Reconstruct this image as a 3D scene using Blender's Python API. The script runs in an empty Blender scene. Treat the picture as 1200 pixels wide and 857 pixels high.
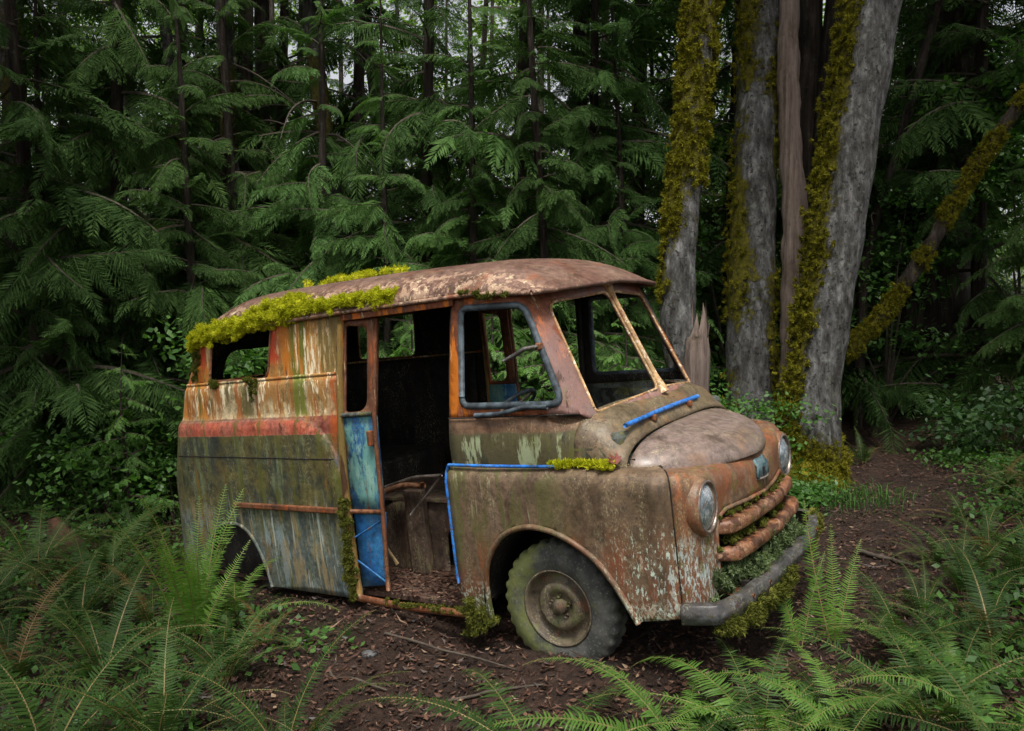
import bpy, bmesh, math, random
import numpy as np
from mathutils import Matrix, Vector, Euler

# ------------------------------------------------------------------ camera, sky, sun, exposure
scene = bpy.context.scene
COL = scene.collection
random.seed(7)
RNG = np.random.default_rng(11)
R_ = math.radians
F = 949.84 / 1200.0            # focal length / image width
PITCH = R_(3.0)
CAM = Vector((0, 0, 1.914))
cam_data = bpy.data.cameras.new('camera')
cam_data.sensor_width = 36.0
cam_data.lens = 36.0 * F
cam_data.clip_end = 600
cam_data.clip_start = 0.05
cam = bpy.data.objects.new('camera', cam_data)
COL.objects.link(cam)
cam.location = CAM
cam.rotation_euler = (R_(90) - PITCH, 0, 0)
scene.camera = cam

SUN_EL, SUN_AZ = R_(66), R_(182)       # high sun behind cloud, over the trail behind the camera
world = bpy.data.worlds.new('World')
scene.world = world
world.use_nodes = True
wn = world.node_tree
bg = wn.nodes['Background']
sky = wn.nodes.new('ShaderNodeTexSky')
sky.sky_type = 'NISHITA'
sky.sun_disc = False
sky.sun_elevation = SUN_EL
sky.sun_rotation = SUN_AZ
sky.air_density = 1.0
sky.dust_density = 4.0
sky.ozone_density = 1.0
hs = wn.nodes.new('ShaderNodeHueSaturation')
hs.inputs['Saturation'].default_value = 0.18
wn.links.new(sky.outputs[0], hs.inputs['Color'])
wn.links.new(hs.outputs[0], bg.inputs['Color'])
bg.inputs['Strength'].default_value = 0.13
sun_data = bpy.data.lights.new('sun', 'SUN')
sun_data.energy = 2.6
sun_data.angle = R_(18)
sun_data.color = (1.0, 0.96, 0.9)
sun = bpy.data.objects.new('sun', sun_data)
COL.objects.link(sun)
sd = Vector((math.sin(SUN_AZ) * math.cos(SUN_EL), math.cos(SUN_AZ) * math.cos(SUN_EL), math.sin(SUN_EL)))
sun.rotation_euler = sd.to_track_quat('Z', 'Y').to_euler()
scene.view_settings.view_transform = 'Standard'
scene.view_settings.look = 'None'
scene.view_settings.gamma = 1.0
scene.view_settings.exposure = 0.6
scene.cycles.use_denoising = True
scene.cycles.max_bounces = 4
scene.cycles.diffuse_bounces = 2
scene.cycles.glossy_bounces = 2
scene.cycles.transmission_bounces = 3
scene.cycles.adaptive_threshold = 0.02
scene.cycles.transparent_max_bounces = 6
scene.cycles.sample_clamp_indirect = 4

# ------------------------------------------------------------------ helpers
def tag(o, label=None, cat=None, group=None, kind=None):
    if label: o['label'] = label
    if cat: o['category'] = cat
    if group: o['group'] = group
    if kind: o['kind'] = kind
    return o

def link(name, me, mats=None, parent=None):
    o = bpy.data.objects.new(name, me)
    COL.objects.link(o)
    if mats is not None and len(me.materials) == 0:
        for m in (mats if isinstance(mats, (list, tuple)) else [mats]):
            me.materials.append(m)
    if parent is not None: o.parent = parent
    return o

def empty(name, loc=(0, 0, 0), rz=0.0, parent=None):
    o = bpy.data.objects.new(name, None)
    COL.objects.link(o)
    o.empty_display_size = 0.2
    o.location = loc
    o.rotation_euler = (0, 0, rz)
    if parent is not None: o.parent = parent
    return o

def fast_mesh(name, V, Q, mat_idx=None, smooth=False, attr=None):
    """V (n,3), Q (m,k) uniform polygons"""
    V = np.asarray(V, np.float32); Q = np.asarray(Q, np.int32)
    me = bpy.data.meshes.new(name)
    m, k = Q.shape
    me.vertices.add(len(V)); me.vertices.foreach_set('co', V.ravel())
    me.loops.add(m * k); me.loops.foreach_set('vertex_index', Q.ravel())
    me.polygons.add(m)
    me.polygons.foreach_set('loop_start', np.arange(0, m * k, k, dtype=np.int32))
    if mat_idx is not None: me.polygons.foreach_set('material_index', np.asarray(mat_idx, np.int32))
    me.polygons.foreach_set('use_smooth', np.full(m, smooth))
    me.update(calc_edges=True)
    if attr:
        for an, av in attr.items():
            a = me.attributes.new(an, 'FLOAT', 'POINT')
            a.data.foreach_set('value', np.asarray(av, np.float32))
    return me

def py_mesh(name, V, faces, smooth=True):
    me = bpy.data.meshes.new(name)
    me.from_pydata([tuple(v) for v in V], [], [tuple(f) for f in faces])
    if smooth:
        me.polygons.foreach_set('use_smooth', [True] * len(me.polygons))
    me.update()
    return me

def grid_faces(nu, nv, wrap_u=False, wrap_v=False, off=0):
    fs = []
    for i in range(nu if wrap_u else nu - 1):
        for j in range(nv if wrap_v else nv - 1):
            a = i * nv + j; b = ((i + 1) % nu) * nv + j
            c = ((i + 1) % nu) * nv + (j + 1) % nv; d = i * nv + (j + 1) % nv
            fs.append((a + off, b + off, c + off, d + off))
    return fs

def inst(tv, tf, Rm, T):
    """place a template (n,3)/(k,4) by m rotations*scale (m,3,3) and offsets (m,3)"""
    m, n = len(T), len(tv)
    V = np.einsum('mij,nj->mni', Rm, tv) + T[:, None, :]
    Q = tf[None, :, :] + (np.arange(m) * n)[:, None, None]
    return V.reshape(-1, 3), Q.reshape(-1, tf.shape[1])

def join(parts):
    Vs, Qs, o = [], [], 0
    for V, Q in parts:
        Vs.append(V); Qs.append(Q + o); o += len(V)
    return np.concatenate(Vs), np.concatenate(Qs)

def rotz(a):
    a = np.atleast_1d(a); c, s, z, o = np.cos(a), np.sin(a), np.zeros_like(a), np.ones_like(a)
    return np.stack([np.stack([c, -s, z], -1), np.stack([s, c, z], -1), np.stack([z, z, o], -1)], -2)
def roty(a):   # positive pitches +x towards +z
    a = np.atleast_1d(a); c, s, z, o = np.cos(a), np.sin(a), np.zeros_like(a), np.ones_like(a)
    return np.stack([np.stack([c, z, -s], -1), np.stack([z, o, z], -1), np.stack([s, z, c], -1)], -2)
def rotx(a):
    a = np.atleast_1d(a); c, s, z, o = np.cos(a), np.sin(a), np.zeros_like(a), np.ones_like(a)
    return np.stack([np.stack([o, z, z], -1), np.stack([z, c, -s], -1), np.stack([z, s, c], -1)], -2)

def catmull(P, n):
    P = np.asarray(P, float)
    P2 = np.vstack([2 * P[0] - P[1], P, 2 * P[-1] - P[-2]])
    out = []
    segs = len(P) - 1
    for t in np.linspace(0, segs, n):
        i = min(int(t), segs - 1); u = t - i
        a, b, c, d = P2[i:i + 4]
        out.append(0.5 * ((2 * b) + (-a + c) * u + (2 * a - 5 * b + 4 * c - d) * u * u + (-a + 3 * b - 3 * c + d) * u ** 3))
    return np.array(out)

def frames(path):
    T = np.gradient(path, axis=0); T /= np.linalg.norm(T, axis=1)[:, None]
    n = np.array([0, 0, 1.0]) if abs(T[0][2]) < 0.9 else np.array([1.0, 0, 0])
    Ns, Bs = [], []
    for t in T:
        n = n - t * (n @ t); n = n / np.linalg.norm(n)
        Ns.append(n); Bs.append(np.cross(t, n))
    return T, np.array(Ns), np.array(Bs)

def tube(path, rad, sides=8, cap=True, flat=1.0):
    path = np.asarray(path, float)
    rad = np.atleast_1d(np.asarray(rad, float))
    rad = np.interp(np.linspace(0, 1, len(path)), np.linspace(0, 1, len(rad)), rad)
    T, N, B = frames(path)
    ang = np.linspace(0, 2 * math.pi, sides, endpoint=False)
    V = path[:, None, :] + rad[:, None, None] * (np.cos(ang)[None, :, None] * N[:, None, :] + flat * np.sin(ang)[None, :, None] * B[:, None, :])
    fs = grid_faces(len(path), sides, wrap_v=True)
    V = V.reshape(-1, 3)
    if cap:
        fs = fs + [tuple(range(sides))[::-1], tuple(range(len(V) - sides, len(V)))]
    return V, fs

def tube_obj(name, path, rad, mat, parent=None, sides=8, n=None, flat=1.0):
    if n: path = catmull(path, n)
    V, fs = tube(path, rad, sides, True, flat)
    return link(name, py_mesh(name, V, fs), mat, parent)

def box_obj(name, lo, hi, mat, parent=None, bev=0.006, rot=None):
    bm = bmesh.new()
    bmesh.ops.create_cube(bm, size=1.0)
    lo, hi = Vector(lo), Vector(hi)
    c, s = (lo + hi) / 2, hi - lo
    for v in bm.verts: v.co = Vector((v.co.x * s.x, v.co.y * s.y, v.co.z * s.z))
    if bev: bmesh.ops.bevel(bm, geom=bm.edges[:], offset=bev, segments=2, affect='EDGES', profile=0.5)
    for v in bm.verts:
        v.co = ((rot @ v.co) if rot else v.co) + c
    me = bpy.data.meshes.new(name); bm.to_mesh(me); bm.free()
    return link(name, me, mat, parent)

def round_poly(pts, r, n=6):
    out = []
    k = len(pts)
    rr = r if isinstance(r, (list, tuple)) else [r] * k
    for i in range(k):
        p = Vector(pts[i]); a = Vector(pts[i - 1]); b = Vector(pts[(i + 1) % k])
        da, db = (a - p), (b - p)
        d = min(rr[i], da.length * 0.49, db.length * 0.49)
        if d < 1e-4: out.append(tuple(p)); continue
        pa, pb = p + da.normalized() * d, p + db.normalized() * d
        for j in range(n + 1):
            t = j / n
            q = pa * (1 - t) ** 2 + p * 2 * t * (1 - t) + pb * t * t
            out.append((q.x, q.y))
    return out

def densify(poly, step):
    out = []
    for i in range(len(poly)):
        a, b = np.array(poly[i]), np.array(poly[(i + 1) % len(poly)])
        k = max(1, int(np.linalg.norm(b - a) / step))
        for j in range(k): out.append(tuple(a + (b - a) * j / k))
    return out

def panel(name, outer, holes, fmap, mat, parent, thick=0.006, grid=0.06, inner=None):
    """flat outline with holes, cut into a grid, then bent onto the body surface"""
    bm = bmesh.new()
    edges = []
    for loop in [outer] + list(holes):
        vs = [bm.verts.new((p[0], p[1], 0)) for p in loop]
        for i in range(len(vs)): edges.append(bm.edges.new((vs[i], vs[(i + 1) % len(vs)])))
    bmesh.ops.triangle_fill(bm, edges=edges, use_beauty=True, use_dissolve=False, normal=(0, 0, 1))
    us = [p[0] for p in outer]; vs_ = [p[1] for p in outer]
    for ax, lo, hi in ((0, min(us), max(us)), (1, min(vs_), max(vs_))):
        k = max(1, int((hi - lo) / grid))
        for i in range(1, k):
            c = [0, 0, 0]; c[ax] = lo + (hi - lo) * i / k + 1e-4
            no = [0, 0, 0]; no[ax] = 1
            bmesh.ops.bisect_plane(bm, geom=bm.verts[:] + bm.edges[:] + bm.faces[:], plane_co=c, plane_no=no)
    bmesh.ops.triangulate(bm, faces=[f for f in bm.faces if len(f.verts) > 4])
    bmesh.ops.remove_doubles(bm, verts=bm.verts[:], dist=1e-5)
    for v in bm.verts:
        v.co = Vector(fmap(v.co.x, v.co.y))
    bmesh.ops.recalc_face_normals(bm, faces=bm.faces[:])
    q = sum(f.normal.dot(f.calc_center_median() - Vector((-1.2, 0, 1.2))) * f.calc_area() for f in bm.faces)
    if q < 0: bmesh.ops.reverse_faces(bm, faces=bm.faces[:])
    for f in bm.faces: f.smooth = True
    me = bpy.data.meshes.new(name); bm.to_mesh(me); bm.free()
    o = link(name, me, [mat, inner] if inner else mat, parent)
    if thick:
        md = o.modifiers.new('thickness', 'SOLIDIFY'); md.thickness = thick; md.offset = -1
        if inner: md.material_offset = 1
    return o

def mirror_y(o, name=None):
    """the same part on the other side of the van"""
    me = o.data.copy()
    me.transform(Matrix.Scale(-1, 4, (0, 1, 0))); me.flip_normals()
    c = bpy.data.objects.new(name or o.name, me); COL.objects.link(c); c.parent = o.parent
    for md in o.modifiers:
        if md.type == 'SOLIDIFY':
            n = c.modifiers.new('thickness', 'SOLIDIFY'); n.thickness = md.thickness; n.offset = md.offset; n.material_offset = md.material_offset
    return c

# ------------------------------------------------------------------ material helper
class Mat:
    def __init__(self, name):
        self.m = bpy.data.materials.new(name); self.m.use_nodes = True
        self.nt = self.m.node_tree; self.b = self.nt.nodes['Principled BSDF']
        self.out = self.nt.nodes['Material Output']
    def n(self, t): return self.nt.nodes.new(t)
    def set(self, sock, v):
        if hasattr(v, 'is_linked') or hasattr(v, 'links'): self.nt.links.new(v, sock)
        else:
            if isinstance(v, (tuple, list)) and len(v) == 3 and sock.type == 'RGBA': v = (*v, 1)
            sock.default_value = v
    def obj(self): return self.n('ShaderNodeTexCoord').outputs['Object']
    def pos(self): return self.n('ShaderNodeNewGeometry').outputs['Position']
    def island(self): return self.n('ShaderNodeNewGeometry').outputs['Random Per Island']
    def objrand(self): return self.n('ShaderNodeObjectInfo').outputs['Random']
    def attr(self, a):
        n = self.n('ShaderNodeAttribute'); n.attribute_name = a; return n.outputs['Fac']
    def map(self, v, s=(1, 1, 1), l=(0, 0, 0)):
        n = self.n('ShaderNodeMapping'); self.set(n.inputs[0], v)
        n.inputs['Scale'].default_value = s; n.inputs['Location'].default_value = l; return n.outputs[0]
    def noise(self, v, scale=5.0, detail=5.0, rough=0.6, dist=0.0):
        n = self.n('ShaderNodeTexNoise'); self.set(n.inputs['Vector'], v)
        n.inputs['Scale'].default_value = scale; n.inputs['Detail'].default_value = detail
        n.inputs['Roughness'].default_value = rough; n.inputs['Distortion'].default_value = dist
        return n.outputs['Fac']
    def vor(self, v, scale=10.0, feature='F1'):
        n = self.n('ShaderNodeTexVoronoi'); n.feature = feature; self.set(n.inputs['Vector'], v)
        n.inputs['Scale'].default_value = scale; return n.outputs['Distance']
    def rng(self, x, a, b, c=0.0, d=1.0):
        n = self.n('ShaderNodeMapRange'); n.interpolation_type = 'SMOOTHSTEP'
        self.set(n.inputs[0], x)
        for i, q in enumerate((a, b, c, d)): n.inputs[i + 1].default_value = q
        return n.outputs[0]
    def math(self, op, a, b=0.0):
        n = self.n('ShaderNodeMath'); n.operation = op; self.set(n.inputs[0], a); self.set(n.inputs[1], b); return n.outputs[0]
    def mix(self, f, a, b, mode='MIX'):
        n = self.n('ShaderNodeMix'); n.data_type = 'RGBA'; n.blend_type = mode
        self.set(n.inputs[0], f); self.set(n.inputs[6], a); self.set(n.inputs[7], b); return n.outputs[2]
    def ramp(self, f, stops):
        n = self.n('ShaderNodeValToRGB'); self.set(n.inputs[0], f)
        el = n.color_ramp.elements
        while len(el) < len(stops): el.new(0.5)
        for e, (p, c) in zip(el, stops): e.position = p; e.color = (*c, 1)
        return n.outputs[0]
    def sep(self, v):
        n = self.n('ShaderNodeSeparateXYZ'); self.set(n.inputs[0], v); return n.outputs
    def bump(self, h, strength=0.4, dist=0.02):
        n = self.n('ShaderNodeBump'); n.inputs['Strength'].default_value = strength
        n.inputs['Distance'].default_value = dist; self.set(n.inputs['Height'], h)
        self.set(self.b.inputs['Normal'], n.outputs[0]); return n.outputs[0]
    def fin(self, col, rough=0.7, metal=0.0, spec=0.5):
        self.set(self.b.inputs['Base Color'], col); self.set(self.b.inputs['Roughness'], rough)
        self.set(self.b.inputs['Metallic'], metal); self.set(self.b.inputs['Specular IOR Level'], spec)
        return self.m

def leaf_mat(name, dark, mid, light, trans=0.35, rough=0.45, spec=0.35, per_obj=0.0):
    M = Mat(name)
    r = M.island()
    if per_obj:
        r = M.math('ADD', M.math('MULTIPLY', r, 1 - per_obj), M.math('MULTIPLY', M.objrand(), per_obj))
    n = M.noise(M.pos(), 1.2, 3)
    f = M.math('ADD', M.math('MULTIPLY', r, 0.6), M.math('MULTIPLY', n, 0.4))
    col = M.ramp(f, [(0.1, dark), (0.5, mid), (0.9, light)])
    M.fin(col, rough, 0, spec)
    tr = M.n('ShaderNodeBsdfTranslucent')
    tc = M.mix(1.0, col, (1.0, 1.25, 0.5), 'MULTIPLY')
    M.set(tr.inputs[0], tc)
    mx = M.n('ShaderNodeMixShader'); mx.inputs[0].default_value = trans
    M.nt.links.new(M.b.outputs[0], mx.inputs[1]); M.nt.links.new(tr.outputs[0], mx.inputs[2])
    M.nt.links.new(mx.outputs[0], M.out.inputs[0])
    return M.m
# ------------------------------------------------------------------ van paint (object coordinates = metres in the van's own frame)
RUST_O, RUST_D, RUST_B = (0.42, 0.115, 0.022), (0.075, 0.034, 0.020), (0.20, 0.088, 0.044)
CREAM, ALGAE, LICHEN = (0.62, 0.52, 0.36), (0.13, 0.135, 0.03), (0.50, 0.58, 0.50)
TAUPE, MAUVE, SLATE = (0.20, 0.145, 0.105), (0.245, 0.195, 0.185), (0.10, 0.115, 0.095)
BLUE, TEAL, CORAL = (0.018, 0.11, 0.36), (0.17, 0.33, 0.30), (0.50, 0.155, 0.10)

def paint(name, base, zones=(), layers=(), rough=(0.45, 0.8), special=None, bump=0.25, spec=0.45):
    M = Mat(name)
    P = M.obj()
    s = M.sep(P)
    warp = M.math('MULTIPLY', M.math('SUBTRACT', M.noise(P, 6, 6, 0.7), 0.5), 0.06)
    ax = {'x': M.math('ADD', s[0], warp), 'y': M.math('ADD', s[1], warp), 'z': M.math('ADD', s[2], warp)}
    col = M.mix(M.rng(M.noise(P, 2.3, 6, 0.65), 0.35, 0.68), base[0], base[1])
    for a, lo, hi, c in zones:
        col = M.mix(M.rng(ax[a], lo, hi), col, c)
    if special: col = special(M, P, s, ax, col)
    # fine dirt mottling, pale dust in vertical trails, dark grime blotches
    grime = M.math('MULTIPLY', M.rng(M.noise(M.map(P, (5, 5, 2.2), (2, 7, 1)), 1.0, 9, 0.72), 0.46, 0.72), 0.72)
    col = M.mix(grime, col, M.mix(1.0, col, (0.30, 0.27, 0.20), 'MULTIPLY'))
    dust = M.math('MULTIPLY', M.rng(M.noise(M.map(P, (1, 1, 0.55)), 120, 3, 0.6), 0.53, 0.63), M.rng(M.noise(M.map(P, (7, 7, 1.6), (9, 3, 4)), 1.0, 6, 0.65), 0.45, 0.62))
    col = M.mix(M.math('MULTIPLY', dust, 0.5), col, (0.42, 0.41, 0.27))
    col = M.mix(0.75, col, M.ramp(M.noise(P, 22, 8, 0.75), [(0.3, (0.28, 0.26, 0.22)), (0.5, (0.9, 0.88, 0.84)), (0.7, (1.45, 1.4, 1.3))]), 'MULTIPLY')
    hsum = M.noise(P, 40, 6, 0.7)
    for i, L in enumerate(layers):
        c, sx, sz, lo, hi, k = L[:6]
        f = M.noise(M.map(P, (sx, sx, sz), (i * 3.7, i * 1.3, i * 2.1)), 1.0, 7, 0.68, 0.15)
        f = M.math('MULTIPLY', M.rng(f, lo + 0.12 * (hi - lo), lo + 0.72 * (hi - lo)), k)
        for (a, q0, q1) in L[6:]:
            f = M.math('MULTIPLY', f, M.rng(ax[a], q0, q1) if q0 < q1 else M.math('SUBTRACT', 1.0, M.rng(ax[a], q1, q0)))
        col = M.mix(f, col, c)
        hsum = M.math('ADD', hsum, M.math('MULTIPLY', f, 0.35))
    # small pits and flakes
    pit = M.rng(M.noise(M.map(P, (1, 1, 0.6)), 85, 4, 0.6), 0.60, 0.70)
    col = M.mix(M.math('MULTIPLY', pit, 0.55), col, (0.035, 0.025, 0.018))
    gm = M.n('ShaderNodeGamma'); gm.inputs[1].default_value = 1.28; M.set(gm.inputs[0], col)
    col = M.mix(1.0, gm.outputs[0], (1.38, 1.38, 1.38), 'MULTIPLY')
    rg = M.rng(M.noise(P, 9, 5), 0.3, 0.7, rough[0], rough[1])
    M.bump(hsum, bump, 0.012)
    return M.fin(col, rg, 0.0, spec)

def rear_special(M, P, s, ax, col):
    x, z = s[0], s[2]
    dx = M.math('MAXIMUM', M.math('ADD', x, 2.02), 0.0); dz = M.math('MAXIMUM', M.math('SUBTRACT', z, 1.10), 0.0)
    d = M.math('SUBTRACT', M.math('SQRT', M.math('ADD', M.math('MULTIPLY', dx, dx), M.math('MULTIPLY', dz, dz))), 0.40)
    dn = M.math('ADD', d, M.math('MULTIPLY', M.math('SUBTRACT', M.noise(P, 30, 4), 0.5), 0.015))
    inside = M.math('SUBTRACT', 1.0, M.rng(dn, -0.006, 0.004))
    zs = M.math('ADD', z, M.math('MULTIPLY', M.math('SUBTRACT', M.noise(P, 35, 4), 0.5), 0.02))
    band = M.math('MULTIPLY', M.rng(zs, 1.384, 1.392), M.math('SUBTRACT', 1.0, M.rng(zs, 1.506, 1.514)))
    slate = M.mix(M.rng(M.noise(P, 3.2, 6, 0.7), 0.38, 0.6), (0.07, 0.08, 0.065), (0.165, 0.145, 0.055))
    slate = M.mix(M.rng(M.noise(M.map(P, (14, 14, 2.2)), 1, 6), 0.50, 0.70), slate, (0.20, 0.23, 0.14))
    slate = M.mix(M.math('MULTIPLY', M.math('SUBTRACT', 1.0, M.rng(ax['z'], 0.45, 1.0)), 0.75), slate, (0.165, 0.205, 0.215))
    col = M.mix(M.math('SUBTRACT', 1.0, M.rng(zs, 1.384, 1.392)), col, slate)
    coral = M.mix(inside, (0.22, 0.045, 0.03), CORAL)
    col = M.mix(band, col, coral)
    col = M.mix(M.math('MULTIPLY', M.math('SUBTRACT', 1.0, M.rng(M.math('ABSOLUTE', dn), 0.004, 0.016)), 0.5), col, (0.40, 0.33, 0.26))
    return M.mix(M.math('MULTIPLY', band, M.rng(M.noise(P, 5, 5), 0.42, 0.62, 0.0, 0.55)), col, (0.36, 0.17, 0.13))

M_REAR_LOW = paint('paint_rear_lower', (CREAM, (0.34, 0.27, 0.15)), (),
    [((0.16, 0.13, 0.055), 5, 2.2, 0.47, 0.60, 0.9, ('z', 1.50, 1.55)),
     ((0.38, 0.21, 0.07), 5, 1.3, 0.50, 0.60, 0.9, ('z', 1.42, 1.54)),
     ((0.52, 0.24, 0.045), 6, 0.9, 0.42, 0.56, 0.9, ('z', 1.50, 1.54), ('x', -2.85, -3.15)),
     ((0.33, 0.13, 0.03), 14, 1.4, 0.54, 0.62, 0.85, ('z', 1.48, 1.53)),
     ((0.17, 0.19, 0.03), 12, 0.5, 0.40, 0.52, 0.95, ('z', 1.50, 1.53), ('x', -2.06, -2.01), ('x', -1.86, -1.92)),
     ((0.72, 0.64, 0.48), 30, 5, 0.56, 0.62, 0.9, ('z', 1.50, 1.54)),
     (ALGAE, 11, 1.2, 0.52, 0.66, 0.75),
     ((0.30, 0.16, 0.05), 5, 1.1, 0.55, 0.72, 0.7, ('z', 1.4, 0.9)),
     ((0.55, 0.60, 0.55), 24, 1.0, 0.57, 0.67, 0.55, ('z', 1.05, 0.75)),
     ((0.36, 0.44, 0.48), 9, 2.6, 0.52, 0.66, 0.5, ('z', 0.9, 0.6)), ((0.36, 0.28, 0.16), 7, 1.4, 0.52, 0.64, 0.7, ('z', 1.0, 0.7)),
     (RUST_O, 10, 1.0, 0.42, 0.58, 0.9, ('x', -1.70, -1.63), ('z', 1.1, 1.5)),
     (BLUE, 6, 2.0, 0.50, 0.6, 0.8, ('x', -1.68, -1.64), ('z', 1.3, 1.0)),
     (RUST_D, 15, 3.0, 0.62, 0.72, 0.8)], special=rear_special)
M_REAR_UP = paint('paint_rear_upper', ((0.50, 0.36, 0.17), (0.36, 0.20, 0.06)), (),
    [((0.50, 0.20, 0.025), 8, 0.7, 0.44, 0.56, 0.95), ((0.48, 0.07, 0.025), 4, 0.6, 0.48, 0.60, 0.9, ('x', -2.25, -2.35)),
     ((0.48, 0.075, 0.025), 5, 0.8, 0.40, 0.52, 0.9, ('x', -2.14, -2.22), ('z', 1.85, 1.95)),
     ((0.165, 0.18, 0.03), 9, 0.4, 0.36, 0.48, 0.95, ('x', -2.10, -2.02), ('x', -1.84, -1.92)), ((0.20, 0.15, 0.05), 9, 0.5, 0.40, 0.52, 0.85, ('x', -1.80, -1.74)),
     ((0.72, 0.64, 0.48), 20, 1.6, 0.53, 0.60, 0.95, ('x', -2.15, -1.95), ('x', -1.62, -1.74)), ((0.60, 0.46, 0.28), 26, 2.2, 0.56, 0.63, 0.8),
     (RUST_D, 14, 1.8, 0.58, 0.70, 0.9), ((0.04, 0.025, 0.015), 30, 6, 0.63, 0.72, 0.8)])
M_CAB_UP = paint('paint_cab_upper', ((0.23, 0.085, 0.04), (0.30, 0.12, 0.06)), (),
    [((0.52, 0.19, 0.02), 6, 1.4, 0.52, 0.62, 0.95, ('x', -0.30, -0.52)), ((0.48, 0.15, 0.02), 9, 2.4, 0.54, 0.64, 0.9), ((0.26, 0.185, 0.175), 4, 1.0, 0.40, 0.52, 0.7, ('x', -0.02, 0.08)), (CREAM, 18, 3, 0.61, 0.70, 0.75), (ALGAE, 14, 2.5, 0.58, 0.72, 0.6),
     ((0.22, 0.17, 0.16), 7, 2, 0.52, 0.70, 0.7, ('x', -0.05, 0.15)), (RUST_D, 12, 3, 0.58, 0.70, 0.85)])
M_CAB_LOW = paint('paint_cab_lower', ((0.21, 0.13, 0.085), (0.17, 0.115, 0.075)), (('z', 1.375, 1.345, (0.15, 0.14, 0.085)),) if False else (),
    [((0.105, 0.10, 0.05), 2.5, 1.0, 0.30, 0.48, 0.85, ('z', 1.375, 1.355)), ((0.05, 0.05, 0.03), 8, 1.8, 0.50, 0.60, 0.8, ('z', 1.38, 1.34)),
     ((0.36, 0.40, 0.26), 11, 2.0, 0.53, 0.61, 0.85, ('z', 1.37, 1.32)), (ALGAE, 9, 1.6, 0.52, 0.68, 0.6, ('z', 1.40, 1.30)),
     (RUST_D, 12, 2.5, 0.58, 0.70, 0.6), ((0.07, 0.08, 0.10), 5, 3, 0.62, 0.70, 0.7, ('x', 0.0, 0.1))])
M_FENDER = paint('paint_fender', (TAUPE, (0.17, 0.125, 0.08)), (),
    [((0.125, 0.125, 0.045), 10, 1.5, 0.44, 0.62, 0.7, ('x', 0.35, -0.05)),
     ((0.30, 0.31, 0.20), 26, 3.0, 0.55, 0.66, 0.75, ('x', 0.25, -0.1), ('z', 0.75, 0.95)),
     (RUST_B, 7, 2.0, 0.44, 0.64, 0.6, ('z', 1.0, 0.7)), ((0.23, 0.08, 0.04), 9, 3, 0.48, 0.66, 0.6, ('z', 0.85, 0.6)),
     ((0.045, 0.04, 0.04), 8, 5, 0.60, 0.70, 0.6, ('z', 0.9, 1.0)),
     (LICHEN, 55, 24, 0.56, 0.62, 0.8, ('x', 0.25, 0.60), ('z', 0.95, 0.75)), ((0.42, 0.36, 0.28), 22, 7, 0.58, 0.63, 0.75, ('x', 0.35, 0.6), ('z', 0.85, 0.70)),
     ((0.40, 0.45, 0.43), 48, 16, 0.53, 0.62, 0.8, ('x', 0.60, 0.74), ('z', 0.85, 0.70)),
     (LICHEN, 60, 40, 0.50, 0.60, 0.75, ('z', 0.55, 0.36)), ((0.09, 0.12, 0.02), 20, 12, 0.47, 0.58, 0.9, ('z', 0.45, 0.30)),
     ((0.04, 0.05, 0.02), 14, 9, 0.52, 0.60, 0.8, ('z', 0.40, 0.28))])
M_NOSE = paint('paint_nose', (TAUPE, (0.24, 0.135, 0.075)), (),
    [(RUST_B, 6, 3, 0.46, 0.62, 0.85), ((0.34, 0.13, 0.05), 8, 4, 0.55, 0.68, 0.6, ('z', 0.75, 0.95)),
     ((0.36, 0.42, 0.41), 40, 14, 0.49, 0.60, 0.85, ('z', 0.88, 0.70), ('y', -0.55, -0.68)), ((0.50, 0.56, 0.52), 70, 30, 0.54, 0.62, 0.8, ('z', 0.86, 0.72), ('y', -0.55, -0.68)),
     ((0.38, 0.45, 0.43), 55, 20, 0.55, 0.64, 0.7, ('z', 0.80, 0.60)), ((0.10, 0.15, 0.20), 11, 4, 0.54, 0.62, 0.9, ('z', 0.72, 0.5)),
     (ALGAE, 14, 9, 0.54, 0.66, 0.7), ((0.045, 0.04, 0.035), 16, 8, 0.58, 0.68, 0.7, ('z', 0.8, 0.6))], rough=(0.35, 0.7))
M_HOOD = paint('paint_hood', (MAUVE, (0.21, 0.165, 0.135)), (),
    [((0.25, 0.16, 0.10), 5, 5, 0.54, 0.72, 0.5), ((0.19, 0.15, 0.085), 6, 3, 0.52, 0.68, 0.5, ('z', 1.25, 1.4)),
     ((0.42, 0.36, 0.34), 20, 6, 0.64, 0.74, 0.35), (RUST_D, 22, 16, 0.64, 0.74, 0.5)], rough=(0.32, 0.52), bump=0.10, spec=0.6)
M_LIP = paint('bare_tan_edge', ((0.46, 0.33, 0.19), (0.36, 0.22, 0.11)), (), [((0.62, 0.54, 0.42), 30, 30, 0.52, 0.62, 0.8), (RUST_B, 18, 18, 0.55, 0.66, 0.8)])
M_COWL = paint('paint_cowl', ((0.19, 0.145, 0.10), (0.17, 0.14, 0.095)), (), [((0.27, 0.15, 0.07), 6, 6, 0.54, 0.68, 0.4), ((0.19, 0.16, 0.09), 7, 7, 0.52, 0.66, 0.6), (RUST_D, 24, 24, 0.58, 0.68, 0.7)], rough=(0.35, 0.6))
M_ROOF = paint('paint_roof', ((0.225, 0.15, 0.125), (0.17, 0.095, 0.075)), (),
    [((0.42, 0.30, 0.22), 16, 12, 0.46, 0.60, 0.85, ('y', -0.62, -0.74)), (CREAM, 24, 24, 0.56, 0.64, 0.7, ('y', -0.60, -0.74)),
     ((0.30, 0.12, 0.055), 5, 8, 0.55, 0.70, 0.5), (RUST_D, 8, 8, 0.56, 0.70, 0.6), (ALGAE, 12, 12, 0.62, 0.72, 0.5)], rough=(0.38, 0.7), bump=0.18)
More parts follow.
